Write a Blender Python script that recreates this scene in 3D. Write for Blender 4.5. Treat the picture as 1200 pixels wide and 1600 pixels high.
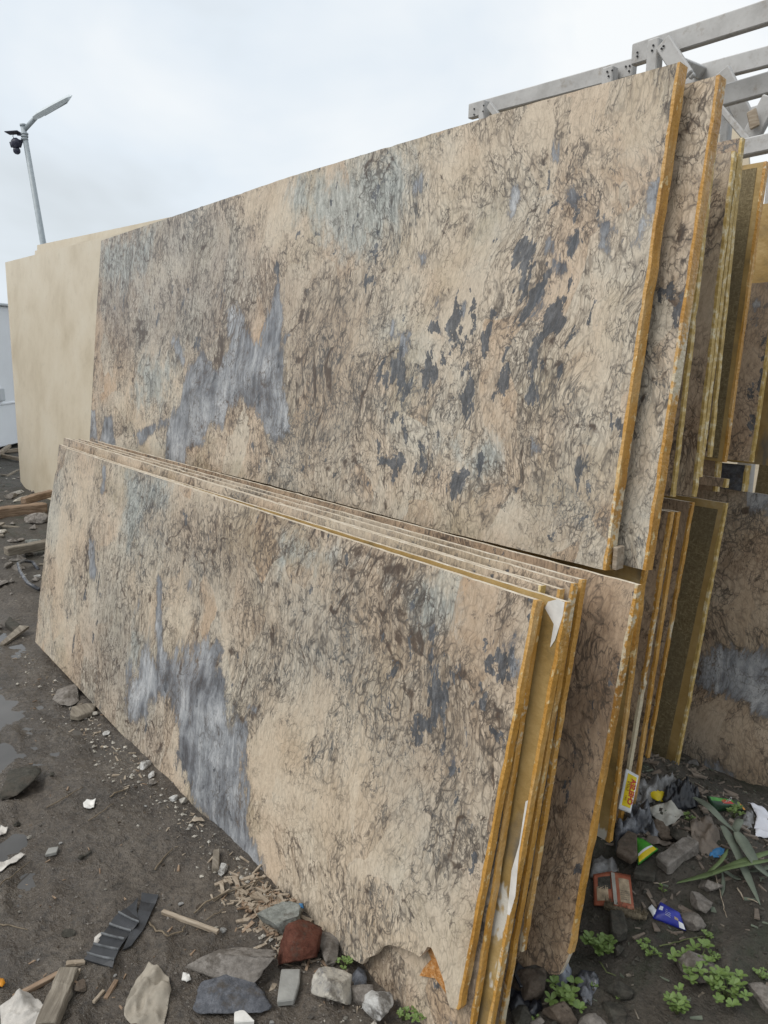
import bpy, bmesh, math, random
import numpy as np
from mathutils import Vector, Matrix, noise as mn

for o in list(bpy.data.objects): bpy.data.objects.remove(o)
S = bpy.context.scene
C = S.collection

# ------------------------------------------------------------------ camera, sky, sun, exposure
CAM_H = 1.5
FPX = 1170.0                                   # focal length of the photograph in its own pixels
PITCH = math.atan(260 / FPX)
CP, SP = math.cos(PITCH), math.sin(PITCH)
YAW_R = Vector((0.647, 0.762, 0)).normalized() # camera's right, world X runs along the slabs, Y away behind them
YAW_F = Vector((-YAW_R.y, YAW_R.x, 0))
fwd = YAW_F * CP + Vector((0, 0, -SP))
up = YAW_R.cross(fwd)
cam = bpy.data.cameras.new('camera')
cam.sensor_fit = 'VERTICAL'; cam.sensor_height = 24; cam.lens = 24 * FPX / 1600
cam.clip_start = 0.02; cam.clip_end = 2000
camo = bpy.data.objects.new('camera', cam); C.objects.link(camo)
M = Matrix((YAW_R, up, -fwd)).transposed().to_4x4(); M.translation = (0, 0, CAM_H)
camo.matrix_world = M
S.camera = camo

SUN_EL, SUN_AZ = math.radians(52), Vector((-0.25, -1.0, 0)).normalized()
w = bpy.data.worlds.new('World'); S.world = w; w.use_nodes = True
nt = w.node_tree; nt.nodes.clear()
wo = nt.nodes.new('ShaderNodeOutputWorld'); bg = nt.nodes.new('ShaderNodeBackground')
sky = nt.nodes.new('ShaderNodeTexSky'); sky.sky_type = 'NISHITA'; sky.sun_disc = False
sky.sun_elevation = SUN_EL; sky.sun_rotation = math.atan2(SUN_AZ.x, SUN_AZ.y)
sky.dust_density = 2.0
tc = nt.nodes.new('ShaderNodeTexCoord')
mp = nt.nodes.new('ShaderNodeMapping'); mp.inputs['Scale'].default_value = (1, 1, 1.9); mp.inputs['Location'].default_value = (0.35, 0.1, 0.2)
nz = nt.nodes.new('ShaderNodeTexNoise'); nz.inputs['Scale'].default_value = 1.7; nz.inputs['Detail'].default_value = 5; nz.inputs['Roughness'].default_value = 0.5; nz.inputs['Distortion'].default_value = 0.35
cr = nt.nodes.new('ShaderNodeValToRGB')
cr.color_ramp.elements[0].position = 0.34; cr.color_ramp.elements[0].color = (0.66, 0.71, 0.745, 1)
cr.color_ramp.elements[1].position = 0.62; cr.color_ramp.elements[1].color = (0.965, 0.99, 1.0, 1)
e = cr.color_ramp.elements.new(0.47); e.color = (0.80, 0.87, 0.935, 1)
sc = nt.nodes.new('ShaderNodeVectorMath'); sc.operation = 'SCALE'; sc.inputs['Scale'].default_value = 8.6
mx = nt.nodes.new('ShaderNodeMix'); mx.data_type = 'RGBA'; mx.inputs['Factor'].default_value = 0.94
L = nt.links.new
L(tc.outputs['Generated'], mp.inputs['Vector']); L(mp.outputs[0], nz.inputs['Vector']); L(nz.outputs['Fac'], cr.inputs['Fac'])
L(cr.outputs['Color'], sc.inputs[0]); L(sky.outputs[0], mx.inputs['A']); L(sc.outputs[0], mx.inputs['B'])
L(mx.outputs['Result'], bg.inputs['Color']); bg.inputs['Strength'].default_value = 0.1
L(bg.outputs[0], wo.inputs[0])

sl = bpy.data.lights.new('sun', 'SUN'); sl.energy = 1.5; sl.angle = math.radians(35); sl.color = (1.0, 0.97, 0.92)
so = bpy.data.objects.new('sun', sl); C.objects.link(so)
sd = SUN_AZ * math.cos(SUN_EL) + Vector((0, 0, math.sin(SUN_EL)))
so.rotation_euler = sd.to_track_quat('Z', 'Y').to_euler(); so.location = (0, -3, 12)

S.render.engine = 'CYCLES'
S.view_settings.view_transform = 'Standard'; S.view_settings.look = 'None'
S.view_settings.gamma = 1; S.view_settings.use_curve_mapping = False
S.view_settings.exposure = 0.25
S.cycles.max_bounces = 5; S.cycles.diffuse_bounces = 3; S.cycles.glossy_bounces = 2

# ------------------------------------------------------------------ measuring helpers (photo point -> place in the yard)
def ray(px, py):
    a, b = px - 600, py - 800
    return YAW_R * a + YAW_F * (FPX * CP - b * SP) + Vector((0, 0, -(b * CP + FPX * SP)))
def at_z(px, py, z=0.0):
    d = ray(px, py); t = (z - CAM_H) / d.z
    return Vector((d.x * t, d.y * t, z))
def on_plane(px, py, y0, tl=0.0):
    d = ray(px, py); t = (y0 + tl * CAM_H) / (d.y - tl * d.z)
    return Vector((d.x * t, d.y * t, CAM_H + d.z * t))
def mpp(P):                                   # metres per photo pixel at P
    return (P - Vector((0, 0, CAM_H))).dot(fwd) / FPX

def _h(ix, iy, s):
    n = (ix * 374761393 + iy * 668265263 + s * 974634777).astype(np.int64) & 0x7fffffff
    n = ((n ^ (n >> 13)) * 1274126177) & 0x7fffffff
    return ((n ^ (n >> 16)) & 0xffff) / 65535.0
def vn(x, y, s=0):
    x = np.asarray(x, float); y = np.asarray(y, float)
    ix = np.floor(x).astype(np.int64); iy = np.floor(y).astype(np.int64)
    fx = x - ix; fy = y - iy; fx = fx * fx * (3 - 2 * fx); fy = fy * fy * (3 - 2 * fy)
    return (_h(ix, iy, s) * (1 - fx) + _h(ix + 1, iy, s) * fx) * (1 - fy) + (_h(ix, iy + 1, s) * (1 - fx) + _h(ix + 1, iy + 1, s) * fx) * fy - 0.5
FEET = [(-2.05, .42, 2.9), (-1.75, .22, 2.7), (-2.45, .30, 3.0), (-2.9, .55, 2.8), (-3.2, .35, 3.1), (-1.55, .50, 2.2), (-2.6, .02, 2.9), (-3.6, .62, 2.9), (-1.9, .02, 2.5), (-3.3, .05, 2.7), (-4.1, .3, 3.0)]
def gh(x, y):                                 # height of the yard's mud
    x = np.asarray(x, float); y = np.asarray(y, float)
    z = 0.030 * vn(x * 0.9, y * 0.9, 1) + 0.020 * vn(x * 2.3 + y * .6, y * 3.1, 2) + 0.016 * vn(x * 6, y * 7, 3) + 0.012 * vn(x * 15, y * 17, 4) + 0.010 * vn(x * 37, y * 37, 5) * np.clip(1 + 2 * vn(x * 2, y * 2, 9), 0, 2) + 0.006 * vn(x * 75, y * 75, 6)
    rut = np.exp(-((y - 0.05 - 0.06 * x) / 0.75) ** 2) * np.clip((-x - 2.0) / 0.8, 0, 1)
    z = z - rut * (0.022 + 0.045 * np.clip(vn(x * 1.3, y * 4.0, 7), -.5, .5)) + rut * 0.03 * np.abs(vn(x * 4, y * 11, 8))
    z = z + 0.21 * np.exp(-((x + 1.15) / 0.50) ** 2 - ((y - 1.95) / 0.36) ** 2)
    z = z + np.clip((y - 1.25) / .3, 0, 1) * np.clip((2.8 - y) / .3, 0, 1) * (0.018 * vn(x * 8, y * 8, 14) + 0.016 * vn(x * 19, y * 19, 15)) * np.exp(-((x + .7) / 1.5) ** 2)
    z = z + 0.035 * np.exp(-((x + 1.6) / 0.35) ** 2 - ((y - 0.9) / 0.13) ** 2)
    ch = np.clip((-x - 1.9) / 1.0, 0, 1) * np.clip((1.0 - y) / .3, 0, 1)
    z = z + ch * (0.030 * (.25 - np.abs(vn(x * 3.3 + y, y * 7.5, 11))) + 0.020 * (.25 - np.abs(vn(x * 9, y * 15, 12))) + 0.012 * vn(x * 21, y * 25, 13))
    for fx_, fy_, fa_ in FEET:
        ca, sa = math.cos(fa_), math.sin(fa_); qx = ((x - fx_) * ca + (y - fy_) * sa) / .13; qy = (-(x - fx_) * sa + (y - fy_) * ca) / .05; q2 = qx * qx + qy * qy
        z = z - .012 * np.exp(-q2 ** 2) + .010 * np.exp(-((np.sqrt(q2) - 1.25) / .3) ** 2)
    far = np.clip((np.hypot(x, y) - 25) / 40, 0, 1)
    return z * (1 - far)
def gp(px, py):
    z = 0.0
    for _ in range(6):
        P = at_z(px, py, z); z = float(gh(P.x, P.y))
    return Vector((P.x, P.y, z))

# ------------------------------------------------------------------ mesh helpers
def obj(name, verts, faces, mat, parent=None, smooth=False):
    me = bpy.data.meshes.new(name); me.from_pydata([tuple(v) for v in verts], [], faces); me.update()
    return mobj(name, me, mat, parent, smooth)
def mobj(name, me, mat, parent=None, smooth=False):
    if mat is not None and not me.materials:
        for m in (mat if isinstance(mat, (list, tuple)) else [mat]): me.materials.append(m)
    if smooth: me.polygons.foreach_set('use_smooth', [True] * len(me.polygons))
    o = bpy.data.objects.new(name, me); C.objects.link(o)
    if parent: o.parent = parent
    return o
def bobj(name, bm, mat, parent=None, smooth=False):
    me = bpy.data.meshes.new(name); bm.to_mesh(me); bm.free()
    return mobj(name, me, mat, parent, smooth)
def empty(name, loc=(0, 0, 0), rot=(0, 0, 0)):
    o = bpy.data.objects.new(name, None); C.objects.link(o); o.location = loc; o.rotation_euler = rot
    o.empty_display_size = 0.1
    return o
def tag(o, label, cat, group=None):
    o['label'] = label; o['category'] = cat
    if group: o['group'] = group
    return o
def bar_mesh(bm, p, q, wdt, hgt, side=None):
    p = Vector(p); q = Vector(q); d = (q - p).normalized()
    s = Vector(side) if side is not None else Vector((0, 1, 0))
    s = (s - d * s.dot(d)).normalized(); u = d.cross(s)
    vs = []
    for e in (p, q):
        for a, b in ((-1, -1), (1, -1), (1, 1), (-1, 1)): vs.append(bm.verts.new(e + s * a * wdt / 2 + u * b * hgt / 2))
    fs = [(0, 3, 2, 1), (4, 5, 6, 7)] + [(i, (i + 1) % 4, 4 + (i + 1) % 4, 4 + i) for i in range(4)]
    for f in fs: bm.faces.new([vs[i] for i in f])
def bar(name, p, q, wdt, hgt, mat, parent=None, side=None, bev=0.004):
    bm = bmesh.new(); bar_mesh(bm, p, q, wdt, hgt, side)
    bmesh.ops.recalc_face_normals(bm, faces=bm.faces)
    if bev: bmesh.ops.bevel(bm, geom=list(bm.edges), offset=bev, segments=1, affect='EDGES')
    return bobj(name, bm, mat, parent)
def tube(name, pts, rads, mat, parent=None, n=8, smooth=True):
    pts = [Vector(p) for p in pts]; vs, fs = [], []
    if not hasattr(rads, '__len__'): rads = [rads] * len(pts)
    ref = Vector((0.31, 0.2, 0.93))
    for i, p in enumerate(pts):
        d = (pts[min(i + 1, len(pts) - 1)] - pts[max(i - 1, 0)]).normalized()
        a = d.cross(ref).normalized(); b = d.cross(a)
        for k in range(n):
            t = 2 * math.pi * k / n; vs.append(p + (a * math.cos(t) + b * math.sin(t)) * rads[i])
    for i in range(len(pts) - 1):
        for k in range(n): fs.append((i * n + k, i * n + (k + 1) % n, (i + 1) * n + (k + 1) % n, (i + 1) * n + k))
    fs.append(tuple(range(n))[::-1]); fs.append(tuple((len(pts) - 1) * n + k for k in range(n)))
    return obj(name, vs, fs, mat, parent, smooth)

# ------------------------------------------------------------------ material helper
class MT:
    def __init__(s, name, rough=0.6, spec=0.3):
        s.m = bpy.data.materials.new(name); s.m.use_nodes = True; s.t = s.m.node_tree
        s.b = s.t.nodes['Principled BSDF']; s.b.inputs['Roughness'].default_value = rough
        s.b.inputs['Specular IOR Level'].default_value = spec
        s.co = s.n('ShaderNodeTexCoord').outputs['Object']
    def n(s, k, **kw):
        d = s.t.nodes.new(k)
        for a, v in kw.items(): setattr(d, a, v)
        return d
    def l(s, a, b):
        if isinstance(a, bpy.types.NodeSocket): s.t.links.new(a, b)
        else: b.default_value = a
        return s
    def math(s, op, a, b=0.0, c=None, clamp=False):
        d = s.n('ShaderNodeMath', operation=op, use_clamp=clamp); s.l(a, d.inputs[0]); s.l(b, d.inputs[1])
        if c is not None: s.l(c, d.inputs[2])
        return d.outputs[0]
    def vm(s, op, a, b):
        d = s.n('ShaderNodeVectorMath', operation=op); s.l(a, d.inputs[0])
        if op == 'SCALE': s.l(b, d.inputs['Scale'])
        else: s.l(b, d.inputs[1])
        return d.outputs[0]
    def map(s, v, scale=(1, 1, 1), loc=(0, 0, 0), rot=(0, 0, 0)):
        d = s.n('ShaderNodeMapping'); s.l(v, d.inputs['Vector']); d.inputs['Scale'].default_value = scale; d.inputs['Location'].default_value = loc; d.inputs['Rotation'].default_value = rot
        return d.outputs[0]
    def noise(s, v, scale, detail=4, rough=0.55, dist=0.0, col=False):
        d = s.n('ShaderNodeTexNoise'); s.l(v, d.inputs['Vector']); d.inputs['Scale'].default_value = scale; d.inputs['Detail'].default_value = detail; d.inputs['Roughness'].default_value = rough; d.inputs['Distortion'].default_value = dist
        return d.outputs['Color' if col else 'Fac']
    def vor(s, v, scale, feat='F1', out='Distance', rnd=1.0):
        d = s.n('ShaderNodeTexVoronoi', feature=feat); s.l(v, d.inputs['Vector']); d.inputs['Scale'].default_value = scale; d.inputs['Randomness'].default_value = rnd
        return d.outputs[out]
    def rng(s, v, a, b, c=0.0, d=1.0, smooth=False):
        k = s.n('ShaderNodeMapRange', interpolation_type='SMOOTHSTEP' if smooth else 'LINEAR'); s.l(v, k.inputs[0])
        for i, x in enumerate((a, b, c, d)): s.l(x, k.inputs[i + 1])
        return k.outputs[0]
    def ramp(s, v, stops, const=False):
        d = s.n('ShaderNodeValToRGB'); s.l(v, d.inputs[0]); r = d.color_ramp
        if const: r.interpolation = 'CONSTANT'
        while len(r.elements) < len(stops): r.elements.new(0.5)
        for e, (p, c) in zip(r.elements, stops): e.position = p; e.color = (*c, 1)
        return d.outputs[0]
    def mix(s, f, a, b, blend='MIX'):
        d = s.n('ShaderNodeMix', data_type='RGBA', blend_type=blend); s.l(f, d.inputs['Factor'])
        for x, k in ((a, 'A'), (b, 'B')):
            if isinstance(x, tuple): x = (*x, 1) if len(x) == 3 else x
            s.l(x, d.inputs[k])
        return d.outputs['Result']
    def attr(s, name):
        return s.n('ShaderNodeAttribute', attribute_name=name).outputs['Fac']
    def warp(s, v, scale, amt, detail=3):
        c = s.noise(v, scale, detail, col=True)
        return s.vm('ADD', v, s.vm('SCALE', s.vm('SUBTRACT', c, (.5, .5, .5)), amt))
    def col(s, c):
        s.l((*c, 1) if isinstance(c, tuple) and len(c) == 3 else c, s.b.inputs['Base Color']); return s
    def rough(s, v): s.l(v, s.b.inputs['Roughness']); return s
    def bump(s, h, dist=0.003, st=1.0):
        d = s.n('ShaderNodeBump'); d.inputs['Distance'].default_value = dist; d.inputs['Strength'].default_value = st; s.l(h, d.inputs['Height'])
        s.t.links.new(d.outputs[0], s.b.inputs['Normal']); return s

def objrand(m, k=37.0):                        # each copy shows its own piece of the pattern
    r = m.n('ShaderNodeObjectInfo').outputs['Random']
    c = m.n('ShaderNodeCombineXYZ'); m.l(m.math('MULTIPLY', r, k), c.inputs[0]); m.l(m.math('MULTIPLY', r, k * 1.7), c.inputs[1]); m.l(m.math('MULTIPLY', r, k * 0.6), c.inputs[2])
    return m.vm('ADD', m.co, c.outputs[0])

def stone_mat(name, seed, dark_bias=0.0, brown=0.0, blue_auto=0.0, masked=False):
    m = MT(name, 0.5, 0.35)
    co = m.map(m.co, (1, 1, 1), (seed * 3.7, seed * 1.9, seed * 0.77))
    if masked: a_blue, a_green, a_cream, a_dark, a_brown, a_grey = [m.attr(k) for k in ('blue', 'green', 'cream', 'dark', 'brown', 'grey')]
    p1 = m.warp(co, 1.7, 0.24, 2); p2 = m.warp(p1, 12, 0.036, 6)
    # grain runs up the slab and leans with the flow
    st = m.map(p2, (1, 0.40, 1), rot=(0, 0, math.radians(-12)))
    st2 = m.map(p1, (1, 0.15, 1), rot=(0, 0, math.radians(-6)))
    n_big = m.noise(p1, 1.4, 3, 0.55)
    n_mid = m.noise(p1, 5.0, 4, 0.62)
    # broken plates: some smooth, some full of cracks
    pv = m.n('ShaderNodeTexVoronoi'); m.l(m.map(p2, (1, 0.6, 1), rot=(0, 0, math.radians(-18))), pv.inputs['Vector']); pv.inputs['Scale'].default_value = 7.5
    pc = m.n('ShaderNodeSeparateColor'); m.l(pv.outputs['Color'], pc.inputs[0]); plate = pc.outputs[0]
    base = m.ramp(m.math('ADD', m.math('MULTIPLY', n_big, .65), m.math('MULTIPLY', n_mid, .35)), [(0.36, (0.50, 0.375, 0.265)), (0.44, (0.60, 0.485, 0.37)), (0.52, (0.61, 0.53, 0.425)), (0.60, (0.57, 0.53, 0.45)), (0.70, (0.51, 0.50, 0.45))])
    base = m.mix(m.math('MULTIPLY', m.rng(pc.outputs[1], 0.55, 1.0, 0, 0.8), m.rng(n_mid, .42, .6, 0, 1)), base, (0.50, 0.33, 0.20))
    base = m.mix(m.rng(pc.outputs[2], 0.6, 0.9, 0, 0.55), base, (0.60, 0.555, 0.465)); base = m.mix(m.rng(m.noise(m.map(p1, loc=(2, 6, 1)), 2.3, 5, .65), .52, .66, 0, .55), base, (0.42, 0.365, 0.255))
    if masked:
        base = m.mix(m.math('MULTIPLY', a_cream, 0.75), base, m.ramp(n_mid, [(0.3, (0.57, 0.455, 0.33)), (0.6, (0.63, 0.53, 0.41)), (0.8, (0.63, 0.56, 0.46))]))
        base = m.mix(m.math('MULTIPLY', a_brown, 0.55), base, m.ramp(n_mid, [(0.3, (0.33, 0.245, 0.175)), (0.7, (0.48, 0.39, 0.295))]))
        base = m.mix(m.math('MULTIPLY', a_grey, 0.6), base, m.ramp(n_mid, [(0.3, (0.33, 0.325, 0.305)), (0.7, (0.50, 0.475, 0.42))]))
    if brown: base = m.mix(brown, base, m.ramp(n_mid, [(0.3, (0.28, 0.185, 0.12)), (0.55, (0.46, 0.33, 0.225)), (0.75, (0.53, 0.41, 0.295))]))
    # long streaks and fine mineral grain
    strk = m.noise(st2, 52, 6, 0.8)
    grain = m.noise(st, 95, 5, 0.85)
    ne = m.noise(st, 15, 7, 0.78)                      # ragged edges of every patch
    dens = m.math('ADD', m.noise(p1, 2.6, 4, 0.65), m.math('MULTIPLY', m.math('SUBTRACT', plate, 0.5), 0.20))
    if masked: dens = m.math('ADD', dens, m.math('ADD', m.math('MULTIPLY', a_cream, -0.09), m.math('ADD', m.math('MULTIPLY', a_brown, 0.09), m.math('ADD', m.math('MULTIPLY', a_grey, 0.08), m.math('MULTIPLY', a_dark, 0.05)))))
    base = m.mix(0.9, base, m.ramp(grain, [(0.30, (0.62, 0.59, 0.56)), (0.43, (0.88, 0.86, 0.83)), (0.55, (1.03, 1.02, 1.0)), (0.70, (1.16, 1.14, 1.10))]), 'MULTIPLY')
    base = m.mix(m.math('MULTIPLY', m.rng(strk, 0.38, 0.54, 1, 0.0), m.rng(dens, 0.36, 0.62, .18, .75)), base, m.mix(1.0, base, (0.48, 0.43, 0.38), 'MULTIPLY'))
    if masked:
        gz = m.math('ADD', a_green, m.math('MULTIPLY', m.math('SUBTRACT', ne, 0.5), 2.4))
        base = m.mix(m.rng(gz, 0.38, 0.85, 0, 0.8), base, m.ramp(m.math('ADD', strk, m.math('MULTIPLY', m.math('SUBTRACT', grain, .5), .5)), [(0.36, (0.17, 0.185, 0.175)), (0.50, (0.36, 0.385, 0.36)), (0.64, (0.56, 0.575, 0.54))]))
    # blue-grey mineral fields that feather into the stone
    if masked or blue_auto:
        bz = m.math('MULTIPLY', m.math('SUBTRACT', ne, 0.5), 2.3)
        bz = m.math('ADD', bz, m.math('MULTIPLY', m.math('SUBTRACT', strk, 0.5), 0.9))
        if masked: bz = m.math('ADD', bz, a_blue)
        if blue_auto: bz = m.math('ADD', bz, m.rng(n_big, 0.58, 0.72, 0, blue_auto))
        wis = m.math('ADD', m.noise(m.map(p2, (1, 0.16, 1), rot=(0, 0, math.radians(-9))), 26, 7, 0.78, 0.2), m.math('MULTIPLY', m.math('SUBTRACT', n_mid, .5), .9))
        bcol = m.ramp(wis, [(0.28, (0.065, 0.069, 0.080)), (0.40, (0.165, 0.176, 0.195)), (0.54, (0.315, 0.328, 0.345)), (0.72, (0.53, 0.535, 0.54))])
        bcol = m.mix(0.6, bcol, m.ramp(grain, [(0.3, (0.7, 0.7, 0.72)), (0.5, (1, 1, 1)), (0.7, (1.15, 1.15, 1.15))]), 'MULTIPLY')
        rim = m.math('MULTIPLY', m.rng(bz, 0.34, 0.47, 0, 1), m.rng(bz, 0.50, 0.75, 1, 0))
        base = m.mix(m.rng(bz, 0.45, 0.56, 0, 0.95), base, bcol); base = m.mix(m.math('MULTIPLY', rim, 0.5), base, (0.085, 0.082, 0.088))
    # fine wandering veins: narrow ridges of several grains, thick in crowded zones and hair-thin in calm ones
    brk = m.noise(p2, 24, 3, 0.6)
    calm = m.math('MULTIPLY', m.rng(bz, 0.42, 0.56, 0, 1), 0.17) if (masked or blue_auto) else 0.0
    dens = m.math('SUBTRACT', m.math('SUBTRACT', dens, 0.02), calm)
    dd = m.math('ADD', dens, m.math('MULTIPLY', m.math('SUBTRACT', brk, 0.5), 1.1))
    lcol = m.ramp(n_big, [(0.38, (0.11, 0.072, 0.048)), (0.52, (0.115, 0.098, 0.082)), (0.62, (0.09, 0.094, 0.096))])
    def ridge(v, sc_, w0, w1, lo, hi, det=4):
        n_ = m.math('ABSOLUTE', m.math('SUBTRACT', m.noise(v, sc_, det, 0.6), 0.5))
        return m.rng(m.math('SUBTRACT', m.rng(dd, lo, hi, w0, w1), n_), 0.0, 0.009, 0, 1)
    colr = m.mix(m.math('MULTIPLY', ridge(m.map(st, loc=(4, 1, 0)), 46, 0.000, 0.030, 0.26, 0.76, 3), 0.70), base, lcol)
    colr = m.mix(m.math('MULTIPLY', ridge(st, 17, -0.002, 0.022, 0.32, 0.84, 3), 0.80), colr, lcol)
    colr = m.mix(m.math('MULTIPLY', ridge(m.map(st, loc=(9, 4, 2), rot=(0, 0, .25)), 9, -0.003, 0.016, 0.34, 0.84, 3), 0.80), colr, lcol)
    c1 = m.vor(st, 31, 'DISTANCE_TO_EDGE'); l1 = m.rng(m.math('SUBTRACT', m.rng(dd, 0.36, 0.95, 0.0, 0.12), c1), -0.005, 0.03, 0, 1)
    c2 = m.vor(m.map(st, loc=(3.1, 7.7, 0)), 60, 'DISTANCE_TO_EDGE'); l2 = m.rng(m.math('SUBTRACT', m.rng(m.math('SUBTRACT', m.math('MULTIPLY', dens, 2.0), dd), 0.18, 0.80, 0.0, 0.17), c2), -0.005, 0.05, 0, 0.42)
    colr = m.mix(l2, colr, m.mix(0.25, lcol, colr))
    colr = m.mix(m.math('MULTIPLY', l1, 0.5), colr, lcol)
    colr = m.mix(m.math('MULTIPLY', ridge(m.map(p2, (1, .5, 1), loc=(2, 8, 3), rot=(0, 0, -.35)), 4.2, -0.004, 0.020, 0.36, 0.8, 2), 0.88), colr, (0.085, 0.06, 0.045))
    # long connected cracks, hair-thin to a few millimetres, with darker knots where they meet
    def crack(v, sc_, wd, det):
        n_ = m.math('ABSOLUTE', m.math('SUBTRACT', m.noise(v, sc_, det, 0.62), 0.5))
        return m.rng(n_, 0.0, wd, 1, 0)
    on = m.rng(m.math('ADD', dens, m.math('MULTIPLY', m.math('SUBTRACT', brk, .5), .5)), 0.34, 0.50, 0.15, 1.0)
    k1 = crack(m.map(p2, (1, .6, 1), loc=(1.7, 4.2, 0), rot=(0, 0, -.5)), 5.5, 0.011, 3); k2 = crack(m.map(p2, (1, .45, 1), loc=(7.7, .2, 0), rot=(0, 0, .2)), 8.5, 0.012, 3); k3 = crack(m.map(p2, (1, .4, 1), loc=(3.3, 9.2, 0), rot=(0, 0, -.25)), 14, 0.014, 3)
    colr = m.mix(m.math('MULTIPLY', m.math('MAXIMUM', k1, m.math('MAXIMUM', k2, k3)), m.math('MULTIPLY', on, 0.8)), colr, (0.075, 0.062, 0.053))
    # slate coloured flakes, dark and sharp
    sf = m.noise(m.map(p2, (1, 0.45, 1), rot=(0, 0, math.radians(-20)), loc=(5, 2, 1)), 17, 5, 0.66)
    th = m.math('ADD', sf, m.math('MULTIPLY', m.math('SUBTRACT', n_mid, 0.5), -0.30))
    if masked: th = m.math('ADD', th, m.math('ADD', m.math('MULTIPLY', a_dark, 0.105), m.math('MULTIPLY', a_cream, -0.12)))
    sfm = m.rng(th, 0.652 - dark_bias, 0.667 - dark_bias, 0, 0.93)
    slate = m.ramp(m.math('ADD', m.math('MULTIPLY', strk, .5), m.math('MULTIPLY', grain, .5)), [(0.36, (0.036, 0.037, 0.040)), (0.5, (0.088, 0.092, 0.100)), (0.62, (0.19, 0.197, 0.207))])
    colr = m.mix(sfm, colr, slate)
    m.col(colr)
    m.rough(m.rng(n_mid, 0.3, 0.7, 0.30, 0.46))
    m.bump(m.noise(m.map(m.co, (1, 0.5, 1)), 110, 3, 0.7), 0.002, 0.4)
    return m.m

def simple(name, c, rough=0.6, spec=0.3, var=0.25, scale=20, bump=0.0, alt=None, rnd=True, detail=5):
    m = MT(name, rough, spec)
    v = objrand(m) if rnd else m.co
    n = m.noise(v, scale, detail, 0.62)
    a = tuple(x * (1 - var) for x in c); b = alt or tuple(min(1, x * (1 + var)) for x in c)
    m.col(m.ramp(n, [(0.32, a), (0.5, c), (0.68, b)]))
    if bump: m.bump(m.noise(v, scale * 2.5, 5, 0.65), bump)
    return m.m

MAT = {}
MAT['stone_front'] = stone_mat('stone_with_slate_fields', 1.0, masked=True)
MAT['stone_upper'] = stone_mat('stone_with_flakes', 2.3, 0.008, masked=True)
MAT['stone_plain'] = stone_mat('stone_tan', 4.1, 0.0, 0.35, 0.45)
MAT['stone_dark'] = stone_mat('stone_brown', 6.4, 0.03, 0.78, 0.5)
MAT['stone_back'] = stone_mat('stone_brown_charcoal', 11.4, 0.01, 0.5, 0.0, masked=True)
MAT['stone_pale'] = stone_mat('stone_pale_flaky', 8.2, 0.02, 0.0, 0.0, masked=True)

def resin_mat():
    m = MT('orange_resin', 0.35, 0.45); v = objrand(m)
    c = m.ramp(m.noise(m.map(v, (1, .18, 1)), 26, 5, 0.65), [(0.3, (0.38, 0.18, 0.03)), (0.5, (0.52, 0.275, 0.06)), (0.68, (0.60, 0.385, 0.16))])
    drip = m.rng(m.noise(m.map(v, (1, .55, 1)), 62, 3, 0.6), 0.62, 0.66, 0, 0.85)
    c = m.mix(m.rng(m.noise(m.map(v, (1, .25, 1), loc=(3, 1, 7)), 11, 5, .7), .52, .68, 0, .75), c, (0.30, 0.145, 0.035)); c = m.mix(m.rng(m.noise(m.map(v, (1, .4, 1), loc=(8, 1, 7)), 22, 5, .7), .56, .7, 0, .7), c, (0.60, 0.44, 0.22))
    c = m.mix(drip, c, (0.66, 0.52, 0.28))
    chip = m.rng(m.math('ADD', m.noise(m.map(v, (1, .3, 1)), 9, 3), m.math('MULTIPLY', m.math('SUBTRACT', m.noise(v, 70, 3), .5), .35)), 0.60, 0.65, 0, 0.9)
    c = m.mix(chip, c, (0.62, 0.55, 0.40))
    m.col(c); m.rough(m.rng(m.noise(v, 30, 3), .35, .65, .22, .55)); m.bump(m.noise(m.map(v, (1, 1, 1)), 90, 4), 0.004, 1.0)
    return m.m
MAT['resin'] = resin_mat()
MAT['resin_pale'] = simple('pale_resin', (0.52, 0.36, 0.12), 0.5, 0.3, 0.28, 42, 0.003, (0.74, 0.66, 0.46))
MAT['cut_edge'] = simple('sawn_stone_edge', (0.64, 0.55, 0.43), 0.7, 0.2, 0.25, 45, 0.002, (0.74, 0.68, 0.58))
def backing_mat():
    m = MT('resin_backing', 0.5, 0.35); v = objrand(m)
    p = m.warp(v, 8, 0.05)
    c = m.ramp(m.noise(p, 6, 6, 0.65), [(0.28, (0.13, 0.095, 0.045)), (0.45, (0.33, 0.215, 0.075)), (0.6, (0.42, 0.29, 0.12)), (0.75, (0.50, 0.40, 0.24))])
    c = m.mix(m.rng(m.noise(m.map(p, (1, .3, 1)), 7, 4), 0.58, 0.66, 0, .8), c, (0.12, 0.115, 0.10))
    wh = m.rng(m.noise(m.map(p, (1, .35, 1), loc=(9, 3, 2)), 5, 5, 0.6), 0.665, 0.68, 0, 0.9)
    c = m.mix(wh, c, (0.62, 0.60, 0.54))
    m.col(c); m.bump(m.noise(v, 60, 5), 0.003, .7); return m.m
MAT['backing'] = backing_mat()
def meshsheet_mat():
    m = MT('fibreglass_mesh_sheet', 0.7, 0.2); v = objrand(m)
    v2 = m.warp(v, 14, .04); fib = m.noise(m.map(v2, (1, .3, 1), rot=(0, 0, 0.7)), 190, 4, 0.75); fib2 = m.noise(m.map(v2, (.3, 1, 1), rot=(0, 0, 0.2)), 190, 4, 0.75)
    f = m.math('MAXIMUM', fib, fib2)
    c = m.ramp(f, [(0.42, (0.115, 0.085, 0.042)), (0.56, (0.205, 0.16, 0.085)), (0.7, (0.34, 0.275, 0.16))])
    c = m.mix(m.rng(m.noise(v, 5, 4), 0.4, 0.7, 0, 0.6), c, (0.15, 0.125, 0.08))
    m.col(c); m.bump(f, 0.002, .6); return m.m
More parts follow.
